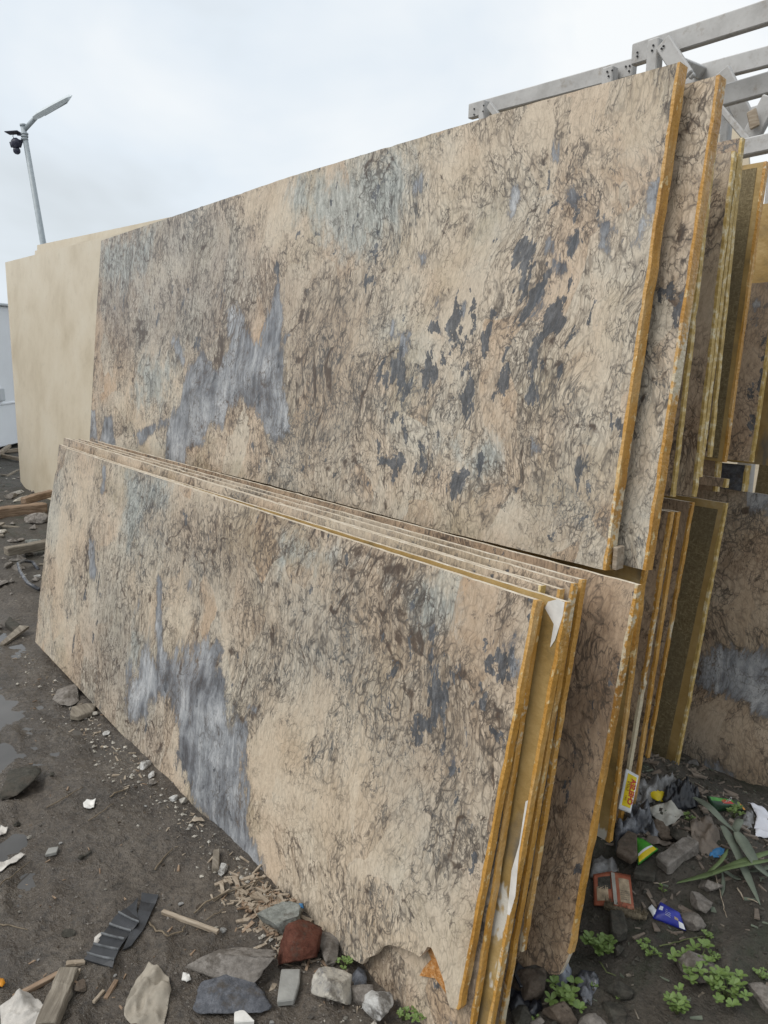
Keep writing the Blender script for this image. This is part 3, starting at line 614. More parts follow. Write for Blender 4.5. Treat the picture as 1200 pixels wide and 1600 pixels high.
# --- upper slabs
Y, T = 1.35, .14; u = uvf(Y, T)
out = [u(*p) for p in [(140, 690), (400, 752), (640, 816), (655, 820), (661, 823), (700, 832), (945, 891), (1062, 97), (766, 180), (759, 184), (450, 277), (330, 318), (158, 376), (150, 500)]]
K = lambda pts, soft: ([u(*p) for p in pts], soft)
masks = {
 'blue': [PZ([(565, 700), (600, 760), (640, 865), (668, 855), (690, 740), (735, 640), (745, 760), (735, 850), (750, 1000), (770, 1100), (772, 1180), (720, 1235), (660, 1110), (590, 1060), (555, 1085), (520, 1160), (470, 1170), (440, 1240), (390, 1250), (370, 1310), (310, 1310), (320, 1150), (360, 1090), (388, 960), (330, 850), (345, 830), (390, 945), (440, 890), (490, 960), (545, 870), (545, 760)], 2.4, 130, 180, u, .10),
          PZ([(20, 1100), (45, 1110), (52, 1215), (22, 1205)], 2.4, 130, 180, u, .06), PZ([(85, 1130), (105, 1140), (122, 1235), (60, 1225)], 2.4, 130, 180, u, .06), PZ([(200, 1190), (330, 1130), (330, 1150), (260, 1190), (200, 1240)], 2.4, 130, 180, u, .06),
          PZ([(745, 840), (790, 815), (790, 822), (750, 850)], 2.4, 130, 180, u, .03), PZ([(765, 1105), (810, 1140), (770, 1140)], 2.4, 130, 180, u, .03),
          K([(937, 345), (952, 340), (962, 362), (950, 372), (960, 400), (944, 402), (940, 375)], .05), K([(1020, 290), (1034, 275), (1026, 330), (990, 385), (985, 380), (1012, 335)], .06), K([(882, 300), (898, 290), (903, 315), (890, 322)], .05), K([(868, 215), (880, 220), (876, 250), (866, 252)], .06), K([(805, 285), (815, 290), (808, 340), (797, 335)], .06),
          K([(645, 290), (660, 275), (656, 300), (647, 308)], .05), K([(653, 395), (668, 390), (664, 412), (655, 415)], .04), K([(612, 490), (618, 500), (617, 530), (610, 525)], .04), K([(624, 525), (640, 522), (638, 558), (626, 560)], .05), K([(710, 470), (730, 470), (724, 505), (712, 500)], .05), K([(850, 375), (866, 372), (868, 398), (852, 396)], .05), K([(866, 410), (888, 402), (884, 422), (868, 424)], .05), K([(888, 365), (900, 360), (900, 390), (888, 392)], .05), K([(835, 460), (850, 440), (846, 480), (834, 490)], .06), K([(680, 460), (690, 470), (688, 520), (678, 500)], .06), K([(868, 500), (878, 480), (876, 520), (868, 530)], .05), K([(830, 680), (848, 700), (832, 710)], .05), K([(868, 690), (884, 660), (886, 672), (874, 700)], .05)],
 'green': [K([(455, 283), (640, 228), (660, 290), (630, 350), (580, 400), (520, 410), (480, 350), (450, 320)], .22), K([(160, 380), (250, 350), (230, 420), (190, 460), (160, 430)], .22), K([(215, 560), (280, 560), (250, 640), (210, 640)], .28), K([(700, 690), (800, 700), (780, 760), (700, 770)], .3)],
 'cream': [K([(660, 230), (800, 180), (790, 260), (720, 330), (650, 400), (620, 400), (640, 330)], .2), K([(840, 180), (1030, 130), (1020, 230), (900, 260), (840, 240)], .3), K([(890, 545), (950, 490), (968, 560), (955, 620), (895, 620)], .15), K([(500, 500), (570, 490), (560, 620), (500, 640)], .2), K([(180, 560), (270, 570), (270, 650), (180, 660)], .25), K([(660, 430), (720, 400), (720, 450), (670, 460)], .15), K([(350, 300), (450, 290), (450, 360), (390, 360)], .25)],
 'brown': [K([(440, 440), (560, 420), (580, 640), (520, 760), (440, 700)], .3), K([(820, 740), (940, 780), (930, 880), (820, 850)], .3)],
 'dark': [K([(780, 260), (905, 260), (915, 430), (880, 560), (740, 780), (590, 770), (590, 520), (700, 440), (780, 400)], .25), K([(560, 380), (650, 320), (660, 400), (590, 440)], .15), K([(930, 560), (985, 470), (980, 600), (960, 800), (900, 820)], .25)],
 'grey': [K([(150, 380), (340, 310), (420, 450), (330, 560), (160, 540)], .25)],
}
Slab('stone_slab', 'front upper stone slab, tan with slate flakes and thick orange end', Y, T, out, .03, 'stone_upper', right=[6], masks=masks, grid=0.02)
slab('upper slab with smooth peach top and dark veins right behind the flaky front one', 1.41, .14, (1124, 117), (1008, 891), -4.2, 'stone_pale', zt=2.065, thick=.028, grid=.04, masks={'cream': [([(-4.3, 1.80), (-.95, 1.72), (-.80, 1.74), (-.80, 2.2), (-4.3, 2.2)], .12), ([(-1.02, 1.28), (-.93, 1.38), (-.88, 1.5), (-.9, 1.2), (-.98, 1.1)], .08)], 'dark': [([(-1.2, 1.45), (-.85, 1.5), (-.85, 1.72), (-1.2, 1.72)], .15)]})
slab('upper slab with yellow end, shorter than the peach-topped one before it', 1.66, .14, (1115, 221), (1050, 776), -4.0, 'stone_dark', edge='resin_pale')
r4 = uvf(1.78, .14)
slab('upper slab with rounded top corner and twin yellow edge', 1.78, .14, (1147, 236), (1083, 776), -4.0, 'stone_plain', edge='resin_pale')
slab('upper slab, its yellow end pressed to the round-cornered one', 1.806, .14, (1153, 240), (1092, 745), -4.0, 'stone_plain', edge='resin_pale')
slab('upper slab with flaking white resin end, tallest beside the olive slab', 1.86, .14, (1159, 215), (1108, 714), -4.0, 'stone_dark', edge='resin_pale')
UB = slab('mesh-backed olive slab standing in the upper row', 2.05, .14, (1197, 252), (1131, 722), -4.0, 'backing', edge='resin')
f = uvf(2.05, .14); sheet(UB, [(-3.9, z2v(1.19, .14)), f(1122, 716), f(1183, 262), (-3.9, z2v(2.0, .14))])
slab('brown upper slab with dark patch behind the olive mesh-backed slab', 2.27, .14, (1215, 440), (1174, 722), -4.0, 'stone_dark', zt=None, edge='resin_pale')
slab('yellow resin-coated upper slab at the very back of the rack', 2.42, .14, (1330, 300), (1262, 735), -4.0, 'backing', edge='resin_pale')
# spacer offcuts under the upper row, standing on the long brown slab
GO = 'stone spacers under the upper row'
def offcut(label, tl_, tr_, br_, y0, mat, th=.03):
    f = uvf(y0, 0.14); a, b, c = f(*tl_), f(*tr_), f(*br_)
    return Slab('stone_spacer', label, y0, .14, [(a[0], c[1]), (c[0], c[1]), b, a], th, mat, 'resin_pale', right=[1], cat='spacer', group=GO)
offcut('brown offcut wedged upright under the upper slabs', (1085, 714), (1121, 719), (1116, 768), 2.30, 'stone_dark', .03)
offcut('slate-grey offcut block standing on the long brown slab', (1118, 722), (1167, 727), (1161, 768), 2.43, 'rock_slate', .03)
offcut('small flat offcut lying against the slate-grey block', (1090, 742), (1134, 748), (1132, 762), 2.26, 'stone_dark', .02)
offcut('olive offcut with yellow edge under the rear upper slab', (1187, 722), (1330, 740), (1325, 800), 2.60, 'mesh_sheet', .03)
for px_ in (942, 954, 968):
    P = on_plane(px_, 895, 1.53, 0); 
    o = bar('timber_spacer', (P.x, 1.52 , .985), (P.x, 1.52, 1.04), .012, .03, MAT['wood_pale'], side=(1, 0, 0), bev=.001)
    tag(o, 'short pale wood strip packed under the flaky upper slab', 'spacer', 'wood strips under the upper slabs')

# --- beige marble slabs farther along
def plain_slab(label, y0, tl, pts, mat, th=.02):
    f = uvf(y0, tl); return Slab('marble_slab', label, y0, tl, [f(*p) if len(p) == 2 and p[0] > -1 else p for p in pts], th, mat, 'cut_edge', right=[], cat='slab', cut='beige')
f = uvf(2.2, .1)
a, b = f(8, 410), f(32, 752); 
Slab('marble_slab', 'plain beige marble slab standing past the end of the upper slab', 2.2, .1, [b, f(40, 764), (-5.95, 0.0), (-5.95, f(155, 374)[1]), a], .02, 'beige', right=[], cut='beige', grid=0)
f = uvf(2.34, .1)
a = f(58, 383); Slab('marble_slab', 'beige marble slab rising a little above the plain one in front', 2.34, .1, [(a[0], 0.0), (-5.4, 0.0), (-5.4, f(265, 340)[1]), a], .02, 'beige', right=[], cut='beige')
f = uvf(2.30, .1)
a = f(57, 392); Slab('marble_slab', 'thin beige marble slab between the two other beige slabs', 2.285, .1, [(a[0], 0.0), (-5.6, 0.0), (-5.6, f(265, 350)[1]), a], .02, 'beige', right=[], cut='beige')
#__REST__
# ------------------------------------------------------------------ grey timber frame behind the rack
fr = empty('lattice_structure', (-1.9, 3.2, 0)); fo = Vector((-1.9, 3.2, 0))
tag(fr, 'grey painted timber lattice frame rising behind the slabs', 'frame')
def fpart(name, a, b, y, wd, hg, y2=None, mat='grey_paint'):
    p = on_plane(*a, y) - fo; q = on_plane(*b, y2 or y) - fo
    return bar(name, p, q, wd, hg, MAT[mat], fr, side=(0, 1, 0))
def bolts(part, pts, y):
    for p in pts:
        P = on_plane(*p, y) - fo
        o = tube('bolt', [P, P + Vector((0, -.003, 0))], .0040, MAT['bolt'], part, 8); 
bA = fpart('beam', (735, 175), (992, 106), 2.90, .035, .066); bolts(bA, [(741, 170), (741, 179), (978, 104), (984, 103), (983, 111)], 2.88)
bB = fpart('beam', (990, 87), (1330, -22), 2.855, .035, .076); bolts(bB, [(996, 82), (996, 88)], 2.835)
def post(px, py, y, wd=.035, dp=.045):
    P = on_plane(px, py, y) - fo
    return bar('post', P, Vector((P.x, P.y, 0.0)), dp, wd, MAT['grey_paint'], fr, side=(0, 1, 0))
p0 = post(757, 158, 2.85, .035); bolts(p0, [(756, 165), (755, 174)], 2.825)
p1 = post(1025, 62, 2.80, .045); bolts(p1, [(1021, 71), (1019, 79)], 2.775)
p2 = post(954, 106, 2.85, .05); bolts(p2, [(949, 112), (957, 110), (951, 119)], 2.825)
q = fpart('brace', (1036, 66), (1072, 122), 2.775, .02, .060); bolts(q, [(1034, 76), (1037, 72)], 2.762)
fpart('brace', (764, 164), (778, 182), 2.82, .02, .03)
fpart('brace', (1057, 88), (1083, 121), 2.9, .02, .022)
fpart('beam', (1050, 128), (1330, 55), 3.30, .035, .074)
fpart('beam', (1085, 163), (1330, 94), 3.0, .035, .074)
fpart('beam', (1100, 200), (1330, 135), 3.9, .04, .060)
fpart('beam', (1150, 235), (1330, 196), 2.74, .05, .055)
fpart('brace', (1128, 112), (1176, 209), 3.14, .025, .065)
fpart('brace', (1207, 152), (1164, 232), 2.93, .03, .065)
fpart('brace', (1120, 162), (1168, 219), 2.9, .012, .022)
fpart('brace', (1112, 184), (1138, 222), 3.5, .012, .020)
post(1139, 156, 3.45, .035); post(1122, 120, 3.2, .03); post(1240, 30, 2.8, .05)
fpart('beam', (1093, 112), (1060, 100), 3.28, .04, .05, 2.9)
fpart('wood_offcut', (1174, 172), (1180, 200), 2.89, .01, .035, mat='wood_pale')
f = uvf(4.5, .1)
Slab('marble_slab', 'pale cream slab leaning beyond the grey timber frame', 4.5, .1, [(-5, 0), (-1.7, 0), f(1168, 222), f(1160, 206), f(1116, 183), (-5, f(1000, 205)[1])], .02, 'beige', right=[], cut='beige')

# ------------------------------------------------------------------ street lamp
def deep(px, py, d):
    r = ray(px, py); t = d / r.dot(YAW_F); return Vector((r.x * t, r.y * t, CAM_H + r.z * t))
D = 13.0
tp, bt = deep(36, 197, D), deep(67, 378, D)
base = bt + (bt - tp) * (bt.z / (tp.z - bt.z))
lp = empty('street_lamp', base); tag(lp, 'galvanised street lamp with slanting solar lamp head and security camera', 'street lamp')
def lo(p): return Vector(p) - base
tube('pole', [lo(base + (base - tp).normalized() * .1), lo((base + tp) / 2), lo(tp)], [.058, .052, .040], MAT['galv'], lp, 12)
tube('pole_cap', [lo(tp), lo(tp + (tp - base).normalized() * .03)], [.047, .047], MAT['galv'], lp, 12)
a_, b_ = deep(38, 203, D), deep(60, 179, D)
tube('arm', [lo(a_), lo(b_)], .035, MAT['galv'], lp, 10)
h0, h1 = deep(54, 183, D), deep(112, 150, D); ax = (h1 - h0).normalized(); vw = ((h0 + h1) / 2 - Vector((0, 0, CAM_H))).normalized() + Vector((0, 0, .10)); sd_ = (vw - ax * vw.dot(ax)).normalized(); nrm = sd_.cross(ax)
if nrm.z < 0: nrm = -nrm
vs = []
for t, wd, th in ((0, .10, .055), (.15, .15, .075), (.6, .15, .07), (.93, .13, .05), (1.0, .06, .012)):
    c = h0.lerp(h1, t)
    for a, b in ((-1, -1), (1, -1), (1, 1), (-1, 1)): vs.append(lo(c + sd_ * a * wd + nrm * b * th / 2))
fs = [(0, 1, 2, 3), (19, 18, 17, 16)] + [(i * 4 + k, i * 4 + (k + 1) % 4, i * 4 + 4 + (k + 1) % 4, i * 4 + 4 + k) for i in range(4) for k in range(4)]
hd = obj('lamp_head', vs, fs, MAT['lamp'], lp)
lens_c = [h0.lerp(h1, t) - nrm * (.042) for t in (.25, .85)]
bar('lens', lo(lens_c[0]), lo(lens_c[1]), .2, .012, MAT['white_trim'], hd, side=sd_, bev=.002)
pc = deep(22, 207, D)
bar('solar_panel', lo(deep(11, 208, D)), lo(deep(31, 206.5, D)), .18, .014, MAT['black_plastic'], lp, side=YAW_F, bev=.002)
tube('bracket', [lo(deep(27, 210, D)), lo(deep(37, 211, D))], .018, MAT['black_plastic'], lp, 8)
for yy in (209, 213, 217.5): 
    c = deep(38.5, yy, D); tube('clamp', [lo(c - Vector((0, 0, .012))), lo(c + Vector((0, 0, .012)))], .056, MAT['galv'], lp, 12)
bm = bmesh.new(); bmesh.ops.create_icosphere(bm, subdivisions=2, radius=1)
for v in bm.verts: v.co = Vector((v.co.x * .10, v.co.y * .08, v.co.z * .085)) * (1 + .12 * mn.noise(v.co * 2))
c = bobj('camera_body', bm, MAT['black_plastic'], lp, True); c.location = lo(deep(25, 224, D))
bm = bmesh.new(); bmesh.ops.create_icosphere(bm, subdivisions=2, radius=.058)
k = bobj('camera_dome', bm, MAT['black_plastic'], c, True); k.location = (0.005, 0, -.11)
for sx in (-1, 1):
    tube('light_wing', [lo(deep(25 + 7 * sx, 222, D)), lo(deep(25 + 5 * sx, 230, D))], [.035, .03], MAT['black_plastic'], lp, 8)
tube('camera_arm', [lo(deep(28, 220, D)), lo(deep(37, 221, D))], .022, MAT['black_plastic'], lp, 8)
tube('cable', [lo(deep(21, 209, D)), lo(deep(20, 213, D)), lo(deep(24, 219, D))], .005, MAT['black_plastic'], lp, 6)

# ------------------------------------------------------------------ white cabin
A, B = at_z(0, 706), at_z(27, 699); dr = (B - A).normalized(); nb = Vector((dr.y, -dr.x, 0)); 
if nb.dot(A) < 0: nb = -nb
A0 = A - dr * 5; B0 = A + dr * 3.4
cb = empty('site_cabin', A0); tag(cb, 'white painted site cabin raised over a gap filled with dark painted shade', 'cabin')
def box(name, p, q, n0, n1, z0, z1, mat, par=cb, bev=.01):
    org = par.location if par is cb else cb.location
    bm = bmesh.new(); vs = []
    for z in (z0, z1):
        for (e, n) in ((p, n0), (q, n0), (q, n1), (p, n1)): vs.append(bm.verts.new(Vector((0, 0, z)) + e + nb * n - Vector((org.x, org.y, 0))))
    for f_ in ((0, 3, 2, 1), (4, 5, 6, 7), (0, 1, 5, 4), (1, 2, 6, 5), (2, 3, 7, 6), (3, 0, 4, 7)): bm.faces.new([vs[i] for i in f_])
    bmesh.ops.recalc_face_normals(bm, faces=bm.faces)
    if bev: bmesh.ops.bevel(bm, geom=list(bm.edges), offset=bev, segments=1, affect='EDGES')
    return bobj(name, bm, MAT[mat], par)
cb.location = (A0.x, A0.y, 0)
wl = box('wall', A0, B0, 0, 2.4, .06, 2.06, 'white_wall'); box('gap_shade', A0 + dr * .1, B0 - dr * .1, .12, 2.3, -.02, .075, 'dark_gap')  # near-black box painted in for the shade in the gap under the cabin
box('panel_rail', A0, B0, -.015, .01, .66, .685, 'white_wall', bev=.003); box('roof_edge', A0 - dr * .05, B0 + dr * .05, -.05, 2.45, 2.06, 2.10, 'white_trim')
P = deep(20, 621, 10.9); s_ = (P - A0).dot(dr)
sk = box('socket_box', A0 + dr * (s_ - .05), A0 + dr * (s_ + .07), -.05, .01, .72, .9, 'white_trim', bev=.008)
rt = empty('roof_timbers', (A0.x, A0.y, 2.1)); tag(rt, 'loose pale and grey timbers lying on the white cabin roof', 'timber')
for k, (x0_, x1_, n0, z, mt_) in enumerate(((2.5, 5.9, .15, .03, 'wood_grey'), (2.2, 5.6, .4, .115, 'wood_pale'), (3.0, 5.8, .7, .05, 'wood_grey'))):
    p = dr * x0_ + nb * n0; q = dr * x1_ + nb * (n0 + .15)
    bar('plank', p + Vector((0, 0, z)), q + Vector((0, 0, z + .012 * k)), .1, .05 if k != 1 else .09, MAT[mt_], rt, side=nb)

# ------------------------------------------------------------------ debris makers
RYAW = math.atan2(YAW_R.y, YAW_R.x)
def rock_mesh(seed, sub=4, cuts=11):
    r = random.Random(seed); bm = bmesh.new(); bmesh.ops.create_icosphere(bm, subdivisions=sub, radius=1)
    pl = []
    for _ in range(cuts):
        n = Vector((r.gauss(0, 1), r.gauss(0, 1), r.gauss(0, .8))).normalized(); pl.append((n, r.uniform(.42, .74)))
    off = Vector((r.uniform(0, 50), r.uniform(0, 50), 0))
    for v in bm.verts:
        c = v.co.copy()
        for n, d in pl:
            k = c.dot(n) - d
            if k > 0: c -= n * k
        c *= 1 + .07 * mn.noise(c * 1.7 + off) + .055 * mn.noise(c * 4.5 + off) + .04 * mn.noise(c * 9 + off) + .025 * mn.noise(c * 19 + off)
        v.co = c
    xs = [v.co for v in bm.verts]
    mn_, mx_ = [min(c[i] for c in xs) for i in range(3)], [max(c[i] for c in xs) for i in range(3)]
    for v in bm.verts: v.co = Vector(((v.co[i] - mn_[i]) / (mx_[i] - mn_[i]) - .5 for i in range(3)))
    return bm
def rock(label, bb, mat, seed, hr=.5, yaw=0.0, cat='rock', name='rock', group=None, sub=4, sink=.22, cuts=11, lift=0.0):
    x0, y0, x1, y1 = bb
    P = gp((x0 + x1) / 2, y0 + .62 * (y1 - y0)); s = mpp(P); v = (P - Vector((0, 0, CAM_H))).normalized(); se, ce = -v.z, math.sqrt(1 - v.z * v.z)
    wd = (x1 - x0) * s; ph = (y1 - y0) * s; h = hr * min(wd, ph / max(se, .3)); d = max((ph - h * ce) / se, .45 * wd)
    bm = rock_mesh(seed, sub, cuts)
    for q in bm.verts: q.co = Vector((q.co.x * wd, q.co.y * d, (q.co.z + .5) * h / (1 - sink)))
    o = bobj(name, bm, MAT[mat], None, True); o.location = P + Vector((0, 0, -h * sink + lift)); o.rotation_euler = (0, 0, RYAW + yaw)
    for p in o.data.polygons: p.use_smooth = (p.index % 1 == 0)
    return tag(o, label, cat, group)
def poly_bm(pts, grid):
    bm = bmesh.new(); bm.faces.new([bm.verts.new((p.x, p.y, 0)) for p in pts]); bm.normal_update()
    if bm.faces[:][0].normal.z < 0: bmesh.ops.reverse_faces(bm, faces=bm.faces[:])
    if grid:
        xs = [p.x for p in pts]; ys = [p.y for p in pts]
        for x in np.arange(min(xs) + grid, max(xs), grid): bmesh.ops.bisect_plane(bm, geom=bm.verts[:] + bm.edges[:] + bm.faces[:], plane_co=(x, 0, 0), plane_no=(1, 0, 0))
        for y in np.arange(min(ys) + grid, max(ys), grid): bmesh.ops.bisect_plane(bm, geom=bm.verts[:] + bm.edges[:] + bm.faces[:], plane_co=(0, y, 0), plane_no=(0, 1, 0))
    return bm
def thicken(bm, t):
    top = bm.faces[:]
    r = bmesh.ops.extrude_face_region(bm, geom=top)
    bmesh.ops.translate(bm, verts=[v for v in r['geom'] if isinstance(v, bmesh.types.BMVert)], vec=(0, 0, t))
    bmesh.ops.recalc_face_normals(bm, faces=bm.faces)
def shard(label, pts, th, mat, cat, name, lift=0.0, group=None, tilt=(0, 0), bev=.15, jit=.0):
    g = [gp(*p) for p in pts]; c = sum(g, Vector()) / len(g)
    bm = poly_bm([p - c for p in g], 0); thicken(bm, th)
    bmesh.ops.bevel(bm, geom=[e for e in bm.edges], offset=th * bev, segments=1, affect='EDGES')
    r = random.Random(len(label))
    bmesh.ops.triangulate(bm, faces=[f for f in bm.faces if len(f.verts) > 4])
    for v in bm.verts: v.co += Vector((r.uniform(-1, 1), r.uniform(-1, 1), r.uniform(-1, 1))) * th * jit
    o = bobj(name, bm, MAT[mat]); o.location = c + Vector((0, 0, lift)); o.rotation_euler = (tilt[0], tilt[1], 0)
    return tag(o, label, cat, group)
def crumple(label, pts, mat, cat, name, H=.03, amp=.012, fq=18, grid=.006, lift=.010, group=None, seed=1, th=.002, follow=True, smooth=True, vw=.7):
    g = [gp(*p) for p in pts]; c = sum(g, Vector()) / len(g)
    pl = [p - c for p in g]; bm = poly_bm(pl, grid)
    co = np.array([[v.co.x, v.co.y] for v in bm.verts]); sd = sdist(co, [[p.x, p.y] for p in pl]); mxd = max(sd.max(), 1e-4)
    rr = random.Random(seed * 13 + 5); folds = [(Vector((math.cos(a_), math.sin(a_), 0)), rr.uniform(.35, 1.0) * fq, rr.uniform(0, 6), rr.uniform(.4, 1)) for a_ in [rr.uniform(0, math.pi) for _ in range(5)]]
    for v, d in zip(bm.verts, sd):
        t = max(d, 0) / mxd; q = Vector((v.co.x * fq, v.co.y * fq, seed * 7.3))
        wq = v.co + Vector((mn.noise(q * .5), mn.noise(q * .5 + Vector((9, 3, 1))), 0)) * (.9 / fq)
        rid = sum(A_ * (1 - 2 * abs(math.sin(k_ * wq.dot(dv) * 3.2 + ph))) for dv, k_, ph, A_ in folds) * .38
        vo = mn.voronoi(q * 1.7)[0]; rid += vw * (vo[1] - vo[0] - .35) + .2 * mn.noise(q * 4)
        z = H * (1 - (1 - t) ** 3) * (.75 + .5 * mn.noise(q * .35)) + amp * rid * (.4 + .6 * min(1, t * 3))
        gz = float(gh(c.x + v.co.x, c.y + v.co.y)) - c.z if follow else 0
        v.co.z = z + gz + lift
    thicken(bm, -th)
    o = bobj(name, bm, MAT[mat], None, smooth); o.location = c
    return tag(o, label, cat, group)
def twig(label, pts, rpx, mat='twig', lift=.006, cat='twig', name='twig', group=None, arch=0.0, seed=0):
    g = [gp(*p) for p in pts]; r = random.Random(seed + len(label)); out_ = []
    n = len(g)
    for i in range(n - 1):
        for k in range(4):
            t = (i + k / 4) / (n - 1); p = g[i].lerp(g[i + 1], k / 4); p.z = max(float(gh(p.x, p.y)), p.z) + lift + arch * math.sin(math.pi * t)
            out_.append(p + Vector((r.uniform(-1, 1), r.uniform(-1, 1), 0)) * rpx * .8 * mpp(p))
    p = g[-1].copy(); p.z += lift; out_.append(p)
    c = out_[0].copy(); s = mpp(c)
    o = tube(name, [p - c for p in out_], [rpx * s * (1 - .5 * i / len(out_)) for i in range(len(out_))], MAT[mat], None, 6); o.location = c
    return tag(o, label, cat, group)
def plank(label, a, b, wpx, th, mat, lift=0.0, cat='plank', name='plank', lz=(0, 0), group=None):
    p, q = gp(*a), gp(*b); s = mpp((p + q) / 2); c = (p + q) / 2; d = q - p; ln = math.hypot(d.x, d.y)
    bm = bmesh.new(); bmesh.ops.create_cube(bm, size=1)
    bmesh.ops.subdivide_edges(bm, edges=[e for e in bm.edges if abs((e.verts[0].co - e.verts[1].co).x) > .5], cuts=7)
    r = random.Random(len(label) + int(a[0]))
    for v in bm.verts:
        v.co = Vector((v.co.x * ln + (r.uniform(-.04, .04) * wpx * s * 2 if abs(v.co.x) > .45 else 0), v.co.y * wpx * s + r.uniform(-.03, .03) * wpx * s, v.co.z * th + r.uniform(-.05, .05) * th))
    bmesh.ops.bevel(bm, geom=[e for e in bm.edges if e.calc_face_angle(0) > .8], offset=th * .1, segments=1, affect='EDGES')
    o = bobj(name, bm, MAT[mat]); o.location = Vector((c.x, c.y, float(gh(c.x, c.y)) + th * .42 + lift))
    pit = math.atan2(q.z - p.z + lz[1] - lz[0], ln); o.rotation_euler = (0, -pit, math.atan2(d.y, d.x))
    return tag(o, label, cat, group)
def blade(label, pts, wpx, mat, zs, group=None, fold=.25, cat='leaf', name='dry_leaf'):
    g = []
    for (x, y), z in zip(pts, zs):
        p = gp(x, y); q = at_z(x, y, p.z + z); g.append(q)
    fine = []
    n = len(g)
    for i in range(n - 1):
        for k in range(5):
            t = k / 5; p0, p1_, p2_, p3 = g[max(i - 1, 0)], g[i], g[i + 1], g[min(i + 2, n - 1)]
            fine.append(.5 * ((2 * p1_) + (p2_ - p0) * t + (2 * p0 - 5 * p1_ + 4 * p2_ - p3) * t * t + (3 * p1_ - p0 - 3 * p2_ + p3) * t ** 3))
    fine.append(g[-1]); c = fine[0].copy(); vs, fs = [], []
    m_ = len(fine)
    for i, p in enumerate(fine):
        d = (fine[min(i + 1, m_ - 1)] - fine[max(i - 1, 0)]).normalized(); sdv = d.cross(Vector((0, 0, 1))).normalized(); un = sdv.cross(d)
        t = i / (m_ - 1); w_ = wpx * mpp(p) * .5 * min(1, 3.2 * (1 - t) + .08) * min(1, .45 + 3 * t)
        vs += [p - c - sdv * w_ + un * w_ * fold, p - c, p - c + sdv * w_ + un * w_ * fold, p - c + sdv * w_ * .98 + un * (w_ * fold - .0012), p - c - un * .0014, p - c - sdv * w_ * .98 + un * (w_ * fold - .0012)]
    for i in range(m_ - 1):
        for k in range(6): fs.append((i * 6 + k, i * 6 + (k + 1) % 6, i * 6 + 6 + (k + 1) % 6, i * 6 + 6 + k))
    o = obj(name, vs, fs, MAT[mat], None, True); o.location = c
    return tag(o, label, cat, group)
leaf_me = None
def weed(label, px, py, rad, nst, seed, lean=1.0, group=None, lf=.42):
    global leaf_me
    if leaf_me is None:
        prof = [(0, .03), (.25, .16), (.55, .27), (.8, .24), (.95, .12), (1, .0)]; vs, fs = [], []
        for t, w_ in prof: vs += [(t, -w_, .07 * math.sin(t * 3) + w_ * .22), (t, 0, .07 * math.sin(t * 3)), (t, w_, .07 * math.sin(t * 3) + w_ * .22)]
        for i in range(5):
            for k in range(2): fs.append((i * 3 + k, i * 3 + 3 + k, i * 3 + 4 + k, i * 3 + 1 + k))
        leaf_me = bpy.data.meshes.new('leaf'); leaf_me.from_pydata(vs, [], fs); leaf_me.materials.append(MAT['weed']); leaf_me.polygons.foreach_set('use_smooth', [True] * len(fs))
    r = random.Random(seed); P = gp(px, py); s = mpp(P); R = rad * s
    e = empty('weed', P); tag(e, label, 'plant', group)
    nst = int(nst * 1.2)
    for i in range(nst):
        az = 2 * math.pi * (i + r.uniform(-.3, .3)) / nst; ln = R * r.uniform(.25, 1.0); rise = R * r.uniform(.5, 1.0)
        tip = Vector((math.cos(az) * ln * lean, math.sin(az) * ln * lean, rise)); mid = tip * .5 + Vector((0, 0, rise * .15))
        tube('stem', [(0, 0, -.004), mid, tip], [.0016, .0013, .0009], MAT['weed_stem'], e, 5)
        nl = r.choice((5, 6, 7))
        for k in range(nl + 1):
            bp = tip if k < nl else mid
            o = bpy.data.objects.new('leaf', leaf_me); C.objects.link(o); o.parent = e
            o.location = bp; L_ = R * lf * 1.15 * r.uniform(.7, 1.2); o.scale = (L_, L_, L_)
            o.rotation_euler = (r.uniform(-.3, .3), -r.uniform(.05, .65), 2 * math.pi * k / nl + r.uniform(-.4, .4) + az)
    return e
def text(body, size, mat, parent, loc, rot=0.0, z=.001, name='lettering', sx=1.0, bold=.0):
    cu = bpy.data.curves.new(name, 'FONT'); cu.body = body; cu.size = size; cu.extrude = .0002; cu.offset = bold; cu.align_x = 'CENTER'; cu.align_y = 'CENTER'; cu.resolution_u = 2
    to = bpy.data.objects.new('tmp', cu); C.objects.link(to); bpy.context.view_layer.update()
    me = bpy.data.meshes.new_from_object(to.evaluated_get(bpy.context.evaluated_depsgraph_get())); bpy.data.objects.remove(to)
    me.materials.clear(); me.materials.append(MAT[mat])
    o = bpy.data.objects.new(name, me); C.objects.link(o); o.parent = parent; o.location = (*loc, z); o.rotation_euler = (0, 0, rot); o.scale = (sx, 1, 1)
    return o

# ------------------------------------------------------------------ left side debris
rock('large flat grey stone lying beside the red-brown stone', (288, 1478, 432, 1545), 'rock_grey', 11, .33, cuts=12)
rock('dark slate-blue stone half under the large flat grey stone', (308, 1520, 428, 1586), 'rock_slate', 12, .22, cuts=12)
rock('red-brown stone against the foot of the front slab', (430, 1448, 508, 1520), 'rock_red', 13, .62, .3)
rock('cream stone with slate patches next to the thin grey shard', (488, 1514, 556, 1584), 'rock_cream', 14, .55, .5)
rock('bright white stone standing below the broken slab corner', (566, 1546, 617, 1606), 'rock_white', 15, .6, .1)
rock('small grey stone between the cream stone and the bright white stone', (546, 1538, 584, 1582), 'rock_grey', 16, .5)
rock('small slate chip behind the cream stone', (548, 1508, 574, 1545), 'rock_slate', 17, .5)
rock('green-grey lump among the wood chips at the slab foot', (414, 1406, 474, 1468), 'rock_green', 18, .45, .8)
rock('brown knob of stone tucked behind the red-brown stone', (494, 1452, 530, 1512), 'rock_grey', 19, .5)
